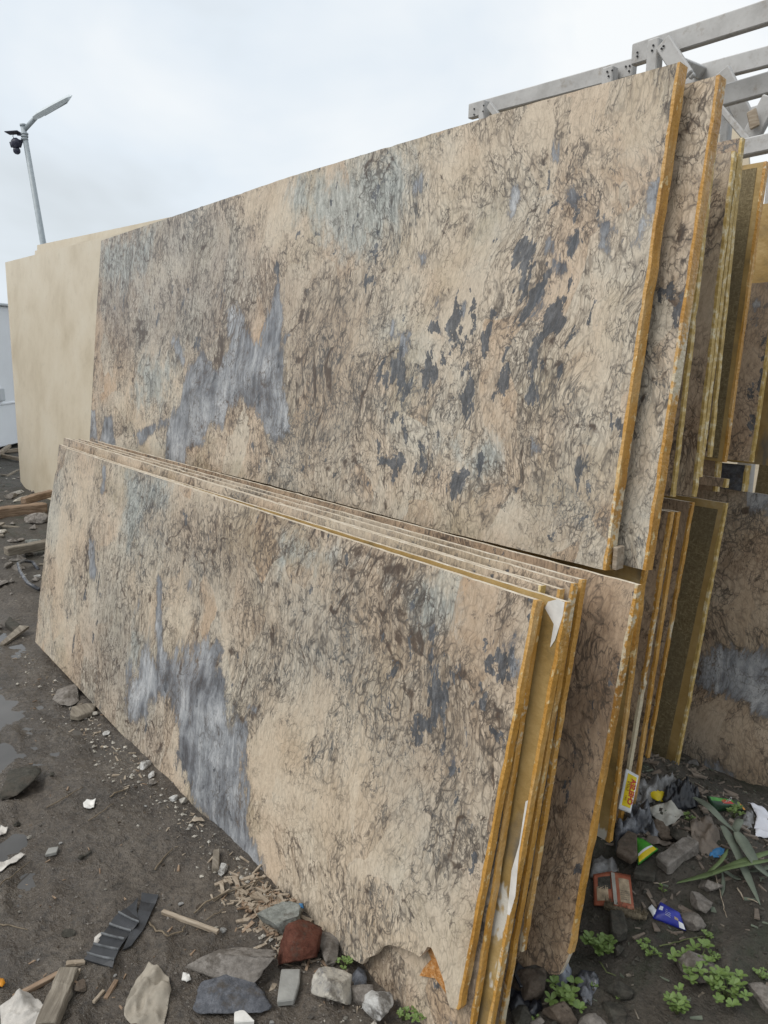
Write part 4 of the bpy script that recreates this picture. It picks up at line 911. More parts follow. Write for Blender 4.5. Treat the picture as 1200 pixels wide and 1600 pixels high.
shard('thin upright-edged grey tile shard beside the red-brown stone', [(440, 1523), (470, 1521), (468, 1550), (460, 1574), (433, 1576)], .016, 'tile', 'shard', 'tile_shard', .004, jit=.06)
shard('white pointed shard near the slate-blue stone', [(366, 1577), (384, 1588), (398, 1602), (366, 1606)], .012, 'white_bit', 'shard', 'stone_shard', .002, jit=.06)
plank('grey weathered board running out beside the white crumpled sheet', (72, 1612), (109, 1524), 32, .028, 'wood_grey')
crumple('white crumpled plastic sheet next to the grey board', [(2, 1610), (0, 1575), (18, 1562), (40, 1552), (62, 1566), (75, 1580), (70, 1612)], 'cloth_white', 'sheet', 'plastic_sheet', .025, .015, 46, .004, seed=3, vw=.12)
crumple('beige crumpled sack lying flat on the mud', [(233, 1508), (250, 1516), (264, 1530), (268, 1552), (262, 1582), (256, 1606), (205, 1606), (194, 1588), (198, 1566), (212, 1536)], 'cloth_beige', 'sack', 'cloth_sack', .014, .013, 42, .004, seed=5, vw=.12)
rs = empty('rubber_strip', gp(180, 1470)); tag(rs, 'folded black rubber strip with worn pale stripes', 'strip')
def ribbon(name, L_, R_, mat, par, lift, th=.004, n=10):
    o0 = par.location; vs, fs = [], []
    def res(pp, t):
        k = t * (len(pp) - 1); i = min(int(k), len(pp) - 2); a = k - i; return (pp[i][0] * (1 - a) + pp[i + 1][0] * a, pp[i][1] * (1 - a) + pp[i + 1][1] * a)
    for i in range(n + 1):
        a, b = gp(*res(L_, i / n)), gp(*res(R_, i / n))
        for q in (a, a.lerp(b, .33), a.lerp(b, .66), b): q = q.copy(); q.z = max(q.z, (a.z + b.z) / 2); vs.append(q + Vector((0, 0, lift + .002 * math.sin(i * 1.3))) - o0)
    m_ = len(vs); vs += [v - Vector((0, 0, th)) for v in vs]
    for i in range(n):
        for k in range(3): q = i * 4 + k; fs += [(q, q + 4, q + 5, q + 1), (m_ + q, m_ + q + 1, m_ + q + 5, m_ + q + 4)]
        for k in (0, 3): q = i * 4 + k; fs.append((q, q + 4, m_ + q + 4, m_ + q) if k == 3 else (q, m_ + q, m_ + q + 4, q + 4))
    fs += [(0, 1, 2, 3, m_ + 3, m_ + 2, m_ + 1, m_), tuple(n * 4 + k for k in (3, 2, 1, 0)) + tuple(m_ + n * 4 + k for k in (0, 1, 2, 3))]
    return obj(name, vs, fs, MAT[mat], par)
Lp, Rp = [(132, 1506), (156, 1472), (186, 1436), (216, 1410)], [(176, 1514), (192, 1478), (218, 1448), (214, 1428)]
s1 = ribbon('strip_fold', Lp, Rp, 'rubber', rs, .012)
s2 = ribbon('strip_fold', [(192, 1488), (210, 1450), (219, 1420), (222, 1400)], [(206, 1482), (224, 1456), (240, 1424), (248, 1402)], 'rubber', rs, .008)
for t in (.06, .2, .36, .5, .66):
    def lr(pp, t):
        k = t * 3; i = min(int(k), 2); a = k - i; return (pp[i][0] * (1 - a) + pp[i + 1][0] * a, pp[i][1] * (1 - a) + pp[i + 1][1] * a)
    a, b = lr(Lp, t), lr(Rp, t); a2, b2 = lr(Lp, t + .02), lr(Rp, t + .02)
    ribbon('stripe', [a, a2], [b, b2], 'stripe', rs, .0165, .003, 2)
plank('long pale wood splinter lying on bare mud', (254, 1427), (341, 1459), 7, .010, 'wood_pale', cat='splinter', name='wood_splinter')
twig('long curved pale twig reaching to the slab foot', [(304, 1432), (330, 1412), (360, 1398), (390, 1386), (412, 1378)], 1.6, lift=.01)
twig('bent twig below the long wood splinter', [(234, 1444), (245, 1458), (262, 1466), (285, 1458), (290, 1448)], 1.8)
twig('straight thin twig lying across the mud', [(73, 1265), (105, 1247), (130, 1232)], 1.3); twig('dark dry twig with a curled leaf', [(139, 1285), (160, 1268), (178, 1258)], 1.2)
twig('short split stick on the bare mud', [(242, 1362), (258, 1340), (270, 1328)], 1.6); twig('short forked stick above the white paper scrap', [(172, 1247), (186, 1240), (194, 1236)], 1.6)
twig('dark bent stick beside the grey chip', [(122, 1343), (130, 1342), (142, 1333)], 3.2, 'rock_dark'); twig('long twig at the puddle edge', [(0, 1388), (20, 1372), (48, 1350)], 1.5)
twig('thin twig pointing at the grey board', [(0, 1448), (20, 1450), (44, 1456)], 1.2); twig('thin dark twig by the wood chips', [(322, 1442), (340, 1430), (352, 1422)], 1.1)
plank('rough brown stick between the grey board and the mud', (20, 1559), (98, 1518), 9, .012, 'wood_tan', cat='stick', name='stick'); plank('pale wood chip beside the rubber strip', (103, 1508), (134, 1505), 9, .008, 'wood_pale', cat='wood chip', name='wood_chip')
plank('small pale chip touching the end of the rubber strip', (105, 1523), (126, 1518), 7, .008, 'wood_pale', cat='wood chip', name='wood_chip'); plank('brown splinter pointing at the sack', (165, 1560), (182, 1532), 7, .008, 'wood_tan', cat='splinter', name='wood_splinter')
plank('thin grey splinter near the brown one', (146, 1568), (162, 1550), 5, .006, 'wood_pale', cat='splinter', name='wood_splinter')
rock('small brown clod by the end of the grey board', (118, 1531, 138, 1554), 'rock_brown', 31, .5)
crumple('white torn plastic scrap beside the rubber strip', [(146, 1484), (148, 1468), (158, 1462), (171, 1462), (166, 1472), (156, 1478), (152, 1487)], 'cloth_white', 'scrap', 'plastic_scrap', 0.0060, 0.0092, 67, .007)
crumple('white paper scrap lying on the bare mud', [(130, 1258), (136, 1252), (150, 1251), (147, 1265), (135, 1267), (131, 1264)], 'white_bit', 'scrap', 'paper_scrap', 0.0030, 0.0069, 67, .007)
crumple('white foil scrap by the large flat grey stone', [(284, 1536), (286, 1524), (296, 1526), (299, 1534), (292, 1540)], 'white_bit', 'scrap', 'foil_scrap', 0.0030, 0.0069, 81, .006)
shard('grey square stone chip on the bare mud', [(71, 1339), (76, 1329), (92, 1327), (89, 1338)], .012, 'tile', 'chip', 'stone_chip', jit=.05)
shard('pale upright splinter of board at the slab foot', [(331, 1363), (333, 1334), (344, 1334), (343, 1364)], .016, 'wood_grey', 'board', 'board_piece', jit=.06)
rock('white stone next to the upright board splinter', (340, 1347, 355, 1371), 'rock_white', 32, .55); shard('pale tapered wood chip near the white slab-foot stone', [(343, 1384), (349, 1381), (351, 1394), (346, 1397)], .006, 'wood_pale', 'chip', 'wood_chip')
rock('white stone under the slab edge, largest of a little row', (217, 1187, 234, 1206), 'rock_white', 33, .5); rock('white angular stone next in the little row', (232, 1204, 242, 1219), 'rock_white', 34, .5); rock('small grey stone ending the little row', (232, 1216, 246, 1230), 'rock_grey', 35, .5)
rock('white pebble on the slab-foot soil', (266, 1242, 278, 1255), 'rock_white', 36, .6); rock('cream pebble beside the white one', (279, 1247, 292, 1260), 'rock_cream', 37, .6)
crumple('curled pale leaf at the slab foot', [(299, 1286), (306, 1280), (316, 1281), (320, 1286), (308, 1287)], 'wood_pale', 'leaf', 'fallen_leaf', 0.0030, 0.0034, 54, .008)
rock('pale plaster crumb lying in the wet soil', (84, 1066, 130, 1100), 'rock_grey', 38, .18); shard('pale broken board end under the slab edge', [(110, 1126), (112, 1112), (136, 1104), (152, 1106), (146, 1118), (124, 1128)], .022, 'wood_grey', 'board', 'board_piece', jit=.06)
rock('cream crumb beside the broken board end', (142, 1112, 154, 1120), 'rock_cream', 39, .5); rock('white crumb farther along the slab foot', (162, 1140, 172, 1152), 'rock_white', 40, .5)
shard('dark brick-like piece lying in the mud ruts', [(8, 980), (16, 970), (33, 984), (26, 992)], .03, 'rock_dark', 'brick', 'brick_piece', jit=.05)
rock('dark clod of churned mud', (2, 1196, 58, 1250), 'rock_dark', 41, .25, cat='clod', name='mud_clod', cuts=4); rock('small round dark pebble in the churned mud', (22, 1283, 32, 1294), 'rock_dark', 42, .7); rock('black pebble in front of the twig', (78, 1207, 86, 1216), 'rock_dark', 43, .7)
rock('black lump by the long thin crack', (94, 1451, 120, 1466), 'rock_dark', 44, .4)
crumple('pale plastic scrap at the puddle edge', [(-6, 1306), (2, 1296), (13, 1296), (10, 1304), (-4, 1312)], 'cloth_white', 'scrap', 'plastic_scrap', 0.0030, 0.0057, 67, .008); crumple('cream plastic strip half sunk in mud', [(-6, 1368), (0, 1350), (16, 1346), (32, 1336), (40, 1338), (22, 1352), (6, 1362)], 'cloth_white', 'scrap', 'plastic_scrap', 0.0020, 0.0046, 67, .008, seed=4)
crumple('orange fallen leaf on the mud', [(-4, 1536), (2, 1533), (9, 1540), (4, 1547), (-4, 1548)], 'orange_leaf', 'leaf', 'fallen_leaf', 0.0030, 0.0034, 54, .006)
# timbers and rubble beyond
plank('long brown timber lying across the far mud', (-40, 814), (72, 799), 15, .10, 'wood_tan', cat='timber', name='timber'); plank('reddish timber end resting on the long brown timber', (38, 801), (84, 788), 12, .06, 'wood_tan', .085, cat='timber', name='timber')
plank('grey squared timber propped on a stone', (10, 876), (80, 862), 18, .06, 'wood_grey', .035, cat='timber', name='timber')
rock('grey stone under the end of the squared timber', (11, 876, 19, 890), 'rock_grey', 45, .8); rock('pale flat stone under the squared timber', (20, 880, 42, 894), 'rock_grey', 46, .4)
tube_pts = [gp(62, 926), gp(45, 922), gp(33, 908), gp(30, 896), gp(38, 888), gp(52, 884), gp(60, 890)]
c = tube_pts[0].copy(); o = tube('cable_loop', [p - c + Vector((0, 0, .02 + .05 * math.sin(i * .6))) for i, p in enumerate(tube_pts)], .012, MAT['bag_grey'], None, 8); o.location = c; tag(o, 'loop of stiff grey cable on the mud', 'cable')
for i, (bb, m_, lb) in enumerate([((52, 897, 63, 905), 'rock_white', 'white chip beside the cable loop'), ((-4, 906, 9, 920), 'rock_grey', 'pale grey stone across the mud from the cable loop'), ((-6, 826, 9, 838), 'rock_cream', 'cream stone between the two far timbers'), ((20, 764, 31, 776), 'rock_white', 'white block near the foot of the beige slab'), ((12, 772, 25, 782), 'rock_grey', 'grey flat stone near the foot of the beige slab'), ((26, 774, 36, 786), 'rock_cream', 'cream broken tile by the foot of the beige slab'), ((38, 810, 80, 822), 'rock_grey', 'long pale rubble piece behind the squared timber'), ((40, 847, 72, 860), 'rock_green', 'grey slab of rubble behind the squared timber'), ((52, 852, 68, 861), 'rock_white', 'white scrap on the rubble behind the squared timber'), ((28, 840, 38, 848), 'rock_grey', 'small stone on the open mud between timbers'), ((0, 795, 8, 800), 'rock_cream', 'cream chip on the long brown timber side')]):
    rock(lb, bb, m_, 60 + i, .4)
for i, (a, b, w_) in enumerate([((-30, 713), (30, 705), 5), ((-8, 722), (16, 704), 5), ((4, 716), (34, 722), 4), ((-30, 726), (6, 714), 4)]):
    plank(['pale scrap plank in front of the white cabin', 'slanting scrap plank crossing the others by the cabin', 'short scrap plank nearest the beige slab corner', 'scrap plank lying under the slanting one'][i], a, b, w_, .05, 'wood_pale', .02 + .03 * (i % 2), name='scrap_plank')

# pebbles one can count on the near mud
pr = random.Random(8); pm = []
for k in range(5):
    bm = rock_mesh(200 + k, 2, 7); me = bpy.data.meshes.new('pebble'); bm.to_mesh(me); bm.free(); pm.append(me)
pcl = ('cream', 'grey', 'white', 'brown', 'dull grey')
peb = [(46, 1310, 11), (68, 1301, 8), (95, 1318, 6), (186, 1285, 5), (262, 1310, 8), (250, 1295, 5), (265, 1415, 7), (283, 1413, 9), (312, 1418, 13), (290, 1460, 8), (322, 1453, 8), (277, 1509, 6), (348, 1455, 12), (255, 1352, 6), (62, 1290, 6), (30, 1425, 5), (205, 1330, 5), (228, 1260, 5), (212, 1230, 6), (112, 1300, 5), (165, 1390, 5), (398, 1480, 8), (180, 1525, 6), (470, 1500, 8), (485, 1590, 9), (540, 1592, 8), (620, 1590, 7), (425, 1598, 8), (300, 1600, 6), (150, 1600, 5), (245, 1545, 5), (130, 1410, 5), (60, 1500, 5), (90, 1480, 5)]
for i, (x, y, d) in enumerate(peb):
    P = gp(x, y); s = mpp(P) * d; o = bpy.data.objects.new('pebble', pm[i % 5]); C.objects.link(o)
    if not o.data.materials: o.data.materials.append(MAT[('rock_cream', 'rock_grey', 'rock_white', 'rock_brown', 'rock_grey')[i % 5]])
    o.scale = (s, s * pr.uniform(.7, 1), s * .5); o.rotation_euler = (0, 0, pr.uniform(0, 6)); o.location = P + Vector((0, 0, s * .14))
    tag(o, 'small loose %s pebble on the bare mud beside the slabs' % pcl[i % 5], 'pebble', pcl[i % 5] + ' pebbles on the mud')

# ------------------------------------------------------------------ right side: rubbish at the foot of the rack
rock('brown angular stone leaning on the slate beside the chipped slab foot', (800, 1515, 866, 1572), 'rock_brown', 71, .6, .4)
shard('dark shiny plastic shard by the resin-edged slabs', [(802, 1545), (809, 1528), (836, 1552), (838, 1562), (812, 1556)], .012, 'bag_black', 'shard', 'plastic_shard', .03, tilt=(.3, .1))
crumple('black crushed plastic tray under the slab ends', [(786, 1560), (800, 1540), (842, 1560), (848, 1578), (836, 1592), (800, 1586)], 'bag_black', 'tray', 'plastic_tray', 0.0150, 0.0230, 40, .01, seed=6)
rock('brown block in front of the leafy weed', (846, 1568, 900, 1612), 'rock_brown', 72, .55); rock('pale grey stone beside the brown block', (902, 1584, 950, 1612), 'rock_grey', 73, .4)
rock('grey-green stone at the slab ends', (800, 1572, 836, 1612), 'rock_dark', 74, .5); rock('small pale stone between the brown block and the slabs', (828, 1590, 850, 1610), 'rock_grey', 75, .5)
rock('dark flat stone with a sprig growing over it', (943, 1533, 990, 1566), 'rock_dark', 76, .35); rock('dark sunken stone below the sprig', (945, 1562, 978, 1600), 'rock_dark', 77, .3)
crumple('blue-grey plastic film caught under the chipped slab foot', [(868, 1544), (870, 1520), (882, 1506), (893, 1518), (892, 1536), (880, 1548)], 'film_blue', 'plastic film', 'plastic_film', 0.0250, 0.0230, 47, .007, seed=8)
crumple('dark translucent film lying by the small round stone', [(900, 1540), (901, 1524), (914, 1518), (934, 1530), (936, 1542), (926, 1556), (924, 1572), (912, 1574), (906, 1558)], 'bag_grey', 'plastic film', 'plastic_film', 0.0125, 0.0230, 54, .007, seed=9)
rock('small round stone above the dark translucent film', (958, 1476, 975, 1496), 'rock_dark', 78, .6); shard('dark broken brick standing in soil below the red sachets', [(953, 1474), (952, 1430), (974, 1428), (980, 1470), (966, 1480)], .03, 'rock_dark', 'brick', 'brick_piece', jit=.04)
rock('grey pointed stone slab behind the big weed clump', (1056, 1482, 1124, 1540), 'rock_grey', 79, .45, -.5); rock('round grey stone past the weed clump', (1176, 1530, 1215, 1586), 'rock_grey', 80, .5)
rock('grey stone touching the blue wrapper', (1062, 1422, 1100, 1460), 'rock_grey', 81, .5); rock('pale rounded stone above the blue wrapper', (1082, 1392, 1112, 1428), 'rock_grey', 82, .6); rock('long pale stone next to the rounded one', (1092, 1372, 1128, 1400), 'rock_grey', 83, .45, -.4)
plank('square-cut grey block lying in the dark soil', (1034, 1356), (1082, 1328), 24, .035, 'rock_grey', cat='block', name='stone_block')
shard('brown flat sherd beside the green and yellow wrapper', [(962, 1350), (966, 1318), (982, 1306), (996, 1312), (996, 1350), (984, 1364)], .02, 'rock_brown', 'sherd', 'stone_sherd', .02, tilt=(.25, 0))
shard('dark flat stone under the brown sherd', [(988, 1378), (996, 1340), (1030, 1346), (1022, 1376)], .02, 'rock_dark', 'stone', 'flat_stone')
rock('dark brown lump in the rubbish beside the dirty paper', (1020, 1274, 1046, 1306), 'rock_brown', 84, .5); rock('dark hollow clod under the brown film', (1046, 1282, 1086, 1318), 'rock_dark', 85, .5)
crumple('black polythene bag crumpled against the long brown slab', [(1030, 1252), (1044, 1234), (1060, 1226), (1078, 1230), (1096, 1248), (1088, 1264), (1064, 1268), (1044, 1262)], 'bag_black', 'bag', 'plastic_bag', 0.0540, 0.0345, 43, .006, seed=11)
crumple('dark grey polythene bag heaped at the slab ends', [(962, 1316), (962, 1278), (972, 1262), (990, 1254), (1014, 1262), (1022, 1286), (1036, 1308), (1026, 1314), (1000, 1300)], 'bag_grey', 'bag', 'plastic_bag', 0.0540, 0.0403, 37, .006, seed=12)
crumple('cloudy clear bag spread behind the yellow sachet', [(990, 1250), (996, 1226), (1016, 1224), (1040, 1222), (1062, 1226), (1048, 1240), (1030, 1250), (1012, 1258)], 'bag_clear', 'bag', 'plastic_bag', 0.0360, 0.0287, 40, .006, seed=13)
crumple('dirty printed paper folded in the rubbish', [(1012, 1262), (1034, 1258), (1060, 1262), (1070, 1274), (1054, 1286), (1040, 1290), (1024, 1280)], 'paper_dirty', 'paper', 'paper_sheet', 0.0100, 0.0138, 33, .006, seed=14)
crumple('yellow wrapper scrap under the cloudy bag', [(1010, 1246), (1012, 1232), (1030, 1240), (1046, 1246), (1044, 1254), (1026, 1254)], 'yellow', 'wrapper', 'wrapper_scrap', 0.0100, 0.0092, 33, .006, seed=15)
crumple('brown crumpled film lying among dry leaves', [(1080, 1320), (1078, 1288), (1090, 1278), (1108, 1280), (1120, 1296), (1128, 1318), (1122, 1334), (1104, 1336)], 'bag_brown', 'plastic film', 'plastic_film', 0.0225, 0.0230, 29, .006, seed=16)
crumple('twisted brown film strip lying on the dark soil', [(1000, 1318), (1014, 1306), (1030, 1312), (1050, 1316), (1080, 1316), (1080, 1322), (1050, 1324), (1022, 1322)], 'bag_brown', 'plastic film', 'plastic_film', 0.0100, 0.0115, 40, .008, seed=17)
crumple('grey crumpled foil ball by the white paper', [(1158, 1286), (1162, 1272), (1174, 1268), (1183, 1278), (1180, 1294), (1166, 1298)], 'bag_clear', 'foil', 'foil_ball', 0.0175, 0.0230, 60, .007, seed=18)
crumple('white folded paper sheet at the foot of the long brown slab', [(1168, 1256), (1190, 1262), (1212, 1280), (1212, 1312), (1180, 1310), (1178, 1296), (1182, 1280)], 'paper', 'paper', 'paper_sheet', 0.0080, 0.0115, 18, .006, seed=19)
crumple('grey flat bag edge beneath the red sachets', [(922, 1372), (926, 1342), (940, 1336), (960, 1344), (966, 1362), (940, 1372)], 'bag_clear', 'bag', 'plastic_bag', 0.0180, 0.0138, 40, .006, seed=20)
crumple('brown card piece crossing under the dry leaf', [(1094, 1268), (1104, 1254), (1120, 1244), (1126, 1254), (1136, 1262), (1118, 1272)], 'bag_brown', 'card', 'card_scrap', 0.0100, 0.0115, 29, .006, seed=21)
crumple('blue and white scrap under the dry leaves', [(1108, 1336), (1116, 1328), (1132, 1328), (1130, 1338), (1114, 1342)], 'cyan', 'scrap', 'plastic_scrap', 0.0075, 0.0115, 67, .007, seed=22)
for i, (x, y) in enumerate(((452, 1429), (470, 1426), (430, 1438))): crumple(['blue plastic scrap in the wood chips', 'bright blue scrap touching the slab foot', 'pale blue scrap on the green-grey lump'][i], [(x - 5, y + 4), (x - 4, y - 5), (x + 4, y - 5), (x + 5, y + 3)], 'cyan', 'scrap', 'plastic_scrap', .008, .004, 60, .005, seed=i, lift=.02)

# printed packets
def packet(label, name, quad, mat, lifts, bulge=.006, n=10, cat='sachet', ys=None):
    """quad: four ground-photo corners (tl, tr, br, bl); lifts: height of each corner above the soil. Local frame: x along bl->tl, y across."""
    W = []
    for (x, y), z in zip(quad, lifts):
        p = gp(x, y); W.append(at_z(x, y, p.z + z) if ys is None else on_plane(x, y, ys[len(W)]))
    tl_, tr_, br_, bl_ = W
    o = bl_.copy(); ex = (tl_ - bl_); Lx = ex.length; ex.normalize(); ey = (br_ - bl_); ey = (ey - ex * ey.dot(ex)); Ly = ey.length; ey.normalize(); ez = ex.cross(ey)
    if ez.dot(Vector((0, 0, CAM_H)) - o) < 0: ez = -ez
    R_ = Matrix((ex, ey, ez)).transposed()
    vs, fs = [], []
    r = random.Random(len(label))
    for i in range(n + 1):
        for j in range(n + 1):
            a, b = i / n, j / n
            P = (bl_ * (1 - a) + tl_ * a) * (1 - b) + (br_ * (1 - a) + tr_ * a) * b
            l = R_.inverted() @ (P - o); l.z += bulge * math.sin(a * math.pi) * math.sin(b * math.pi) + .0012 * mn.noise(Vector((a * 6, b * 5, len(label))))
            vs.append(l)
    m_ = len(vs); vs += [v - Vector((0, 0, .003 + .6 * bulge)) for v in vs]
    q = n + 1
    for i in range(n):
        for j in range(n):
            k = i * q + j; fs += [(k, k + q, k + q + 1, k + 1), (m_ + k, m_ + k + 1, m_ + k + q + 1, m_ + k + q)]
    rim = [j for j in range(q)] + [i * q + n for i in range(1, q)] + [n * q + j for j in range(n - 1, -1, -1)] + [i * q for i in range(n - 1, 0, -1)]
    for a, b in zip(rim, rim[1:] + rim[:1]): fs.append((a, b, m_ + b, m_ + a))
    ob = obj(name, vs, fs, MAT[mat], None, True); ob.matrix_world = Matrix.Translation(o) @ R_.to_4x4()
    tag(ob, label, cat)
    flip = ex.cross(ey).dot(ez) < 0
    def surf(a, b, z=.0008):
        i = min(int(a * n), n - 1); j = min(int(b * n), n - 1); fa, fb = a * n - i, b * n - j
        g_ = lambda ii, jj: Vector(vs[ii * q + jj])
        p = (g_(i, j) * (1 - fa) + g_(i + 1, j) * fa) * (1 - fb) + (g_(i, j + 1) * (1 - fa) + g_(i + 1, j + 1) * fa) * fb
        return p + Vector((0, 0, z))
    def patch(nm, a0, a1, b0, b1, mt, z=.0008, k=6, cut=None):
        pv, pf = [], []
        for i in range(k + 1):
            for j in range(k + 1): pv.append(surf(a0 + (a1 - a0) * i / k, b0 + (b1 - b0) * j / k, z))
        for i in range(k):
            for j in range(k): pf.append((i * (k + 1) + j, (i + 1) * (k + 1) + j, (i + 1) * (k + 1) + j + 1, i * (k + 1) + j + 1))
        return obj(nm, pv, pf, MAT[mt], ob, True)
    def write(body, a, b, size, mt, rot=0, sx=1.0, z=.0022, bold=.0):
        p = surf(a, b, z); t = text(body, size, mt, ob, (p.x, p.y), rot, p.z, sx=sx, bold=bold)
        # drape each letter over the bulge
        for v in t.data.vertices:
            l = Matrix.Rotation(rot, 3, 'Z') @ Vector((v.co.x * sx, v.co.y, 0)) + Vector((p.x, p.y, 0))
            aa = min(max(l.x / Lx, 0), .999); bb = min(max(l.y / Ly, 0), .999); v.co.z += surf(aa, bb, 0).z - surf(a, b, 0).z
        return t
    return ob, patch, write, Lx, Ly
# yellow sachet standing against the slab end: x runs up the sachet, y to its right
ob, patch, write, Lx, Ly = packet('yellow gin sachet with red lettering standing against the slab ends', 'printed_sachet', [(978, 1201), (998, 1212), (985, 1270), (966, 1263)], 'foil', [0] * 4, .004, ys=[1.74, 1.75, 1.66, 1.65])
patch('yellow_panel', .10, .92, .22, .92, 'yellow')
# letters read upwards along the sachet, their feet towards its right edge
flipy = -1
write('CHELSEA', .50, .76, Lx * .150, 'red', 0, 1.05, bold=.0006); write('GIN', .60, .45, Lx * .12, 'brownprint', 0, 1.2); write('DRY', .30, .42, Lx * .055, 'brownprint', 0, 1.2)
ob, patch, write, Lx, Ly = packet('faded red sachet with torn dark front lying on soil', 'printed_sachet', [(927, 1366), (956, 1361), (961, 1414), (928, 1414)], 'sachet_red', [.012] * 4, .006)
patch('label_panel', .12, .55, .18, .75, 'sachet_label'); patch('torn_hole', .45, .85, .25, .9, 'rock_dark')
ob, patch, write, Lx, Ly = packet('faded red sachet showing its pale printed back', 'printed_sachet', [(954, 1362), (985, 1367), (991, 1421), (959, 1414)], 'sachet_red', [.016] * 4, .006)
patch('label_panel', .12, .82, .36, .88, 'sachet_label'); patch('seal_strip', .02, .98, .02, .2, 'paper_dirty')
for k in range(5): write('mmmmm mm mmm', .2 + .055 * k, .62, Lx * .035, 'dark_text', math.pi / 2, .8)
ob, patch, write, Lx, Ly = packet('torn blue wrapper with white lettering lying on dark soil', 'printed_wrapper', [(1032, 1409), (1062, 1426), (1072, 1454), (1020, 1434)], 'blue_pack', [.012, .014, .008, .012], .010, cat='wrapper')
patch('white_corner', .02, .35, .80, .98, 'foil'); patch('white_mark', .55, .78, .06, .2, 'blue_text'); patch('yellow_mark', .35, .5, .66, .8, 'sachet_label')
for k in range(4): write('mmmmmm', .35 + .11 * k, .42, Lx * .07, 'blue_text', math.pi / 2, .9)
crumple('white torn end of wrapper foil beside the blue wrapper', [(1012, 1422), (1018, 1416), (1026, 1424), (1022, 1432)], 'foil', 'foil', 'foil_scrap', 0.0040, 0.0057, 81, .005)
ob, patch, write, Lx, Ly = packet('green and yellow wrapper poking out beneath the brown sherd', 'printed_wrapper', [(994, 1308), (1004, 1310), (1028, 1326), (997, 1350)], 'green_pack', [.02] * 4, .008, cat='wrapper')
patch('yellow_band', .02, .25, .05, .95, 'yellow'); patch('white_band', .25, .34, .05, .95, 'foil')
ob, patch, write, Lx, Ly = packet('dark green wrapper with white and red lettering at the slab foot', 'printed_wrapper', [(1108, 1244), (1152, 1250), (1166, 1266), (1116, 1268)], 'dark_green', [.05, .05, .01, .01], .012, cat='wrapper')
patch('green_band', .74, .98, .02, .75, 'green_pack'); patch('red_band', .62, .9, .32, .66, 'red'); write('INDO', .80, .48, Ly * .14, 'foil', math.pi / 2, 1.0)
patch('orange_edge', .05, .7, .92, .99, 'orange_leaf')
packet('cloudy plastic bag standing up against the long brown slab', 'plastic_bag', [(1068, 1188), (1088, 1186), (1108, 1240), (1050, 1236)], 'bag_clear', [0] * 4, .035, cat='bag', ys=[2.42, 2.42, 2.30, 2.30])
# bristly cob
g0, g1 = gp(944, 1420), gp(1010, 1440); d = g1 - g0; bm = bmesh.new(); r = random.Random(3)
n = 420
for i in range(n):
    t = r.random(); rad = .016 * (1 - .4 * t); a = r.uniform(-.3, math.pi + .3); ax_ = d.normalized(); sv = ax_.cross(Vector((0, 0, 1))).normalized(); nv = sv * math.cos(a) + Vector((0, 0, 1)) * math.sin(a)
    p = d * t; q = p + nv * (rad + r.uniform(.004, .014)) + ax_ * r.uniform(-.004, .006); w_ = sv.cross(nv) * .0022
    v = [bm.verts.new(p + w_), bm.verts.new(p - w_), bm.verts.new(q)]; bm.faces.new(v)
br = empty('dry_cob', g0 + Vector((0, 0, .012))); tag(br, 'dry bristly cob lying below the red sachets', 'cob')
bobj('bristles', bm, MAT['cob'], br); tube('core', [Vector(), d * .3, d * .7, d], [.010, .016, .013, .006], MAT['cob'], br, 8)
# dry leaves
GB = 'dry leaf blades in the rubbish'
blade('broad dry leaf blade running from the black bag over the rubbish', [(1084, 1246), (1108, 1262), (1132, 1286), (1164, 1312)], 13, 'leaf_dry', [.05, .06, .05, .02], GB)
blade('dry leaf blade with brown band hanging down the rubbish slope', [(1128, 1290), (1146, 1322), (1164, 1362), (1188, 1414)], 14, 'leaf_dry', [.05, .05, .02, .006], GB)
blade('wide dry leaf blade crossing the banded one', [(1150, 1300), (1166, 1326), (1184, 1354), (1214, 1380)], 20, 'leaf_dry', [.06, .05, .04, .03], GB)
blade('long green stalk of folded leaf lying on the dark soil', [(1214, 1328), (1160, 1346), (1110, 1366), (1046, 1382)], 10, 'leaf_green', [.04, .035, .02, .008], GB)
blade('second green stalk lying along the long one', [(1214, 1342), (1160, 1352), (1120, 1362), (1098, 1374)], 8, 'leaf_green', [.045, .04, .03, .02], GB)
blade('narrow green leaf strip leaving the long stalk', [(1104, 1366), (1126, 1346), (1138, 1326)], 6, 'leaf_green', [.02, .03, .03], GB)
blade('pale dry leaf tip below the long stalk', [(1130, 1360), (1146, 1370), (1158, 1374)], 8, 'leaf_dry', [.01, .012, .008], GB); blade('hanging thin dry leaf under the stalk', [(1128, 1362), (1130, 1380), (1128, 1400)], 6, 'leaf_dry', [.02, .012, .004], GB)
blade('short pale leaf end at the far side of the blades', [(1214, 1352), (1190, 1358), (1168, 1362)], 9, 'leaf_dry', [.02, .02, .012], GB); blade('folded dark leaf standing behind the banded blade', [(1158, 1280), (1150, 1294), (1146, 1312)], 12, 'leaf_dry', [.05, .04, .02], GB)
twig('pale root fibre trailing beside the long pale stone', [(1118, 1370), (1124, 1396), (1130, 1420), (1136, 1434)], 1.0, 'wood_pale'); twig('thin stem creeping towards the tiny weed', [(1030, 1482), (1060, 1474), (1098, 1466)], 1.2, 'weed_stem'); twig('fine root tangle below the banded leaf', [(1152, 1384), (1164, 1396), (1176, 1408), (1184, 1414)], 1.2, 'wood_pale')
twig('short pale stalk on the dark soil', [(1022, 1366), (1034, 1364), (1046, 1366)], 1.0, 'wood_pale'); twig('creeping stem below the bushy weed', [(936, 1506), (948, 1522), (962, 1528)], 1.2, 'weed_stem')
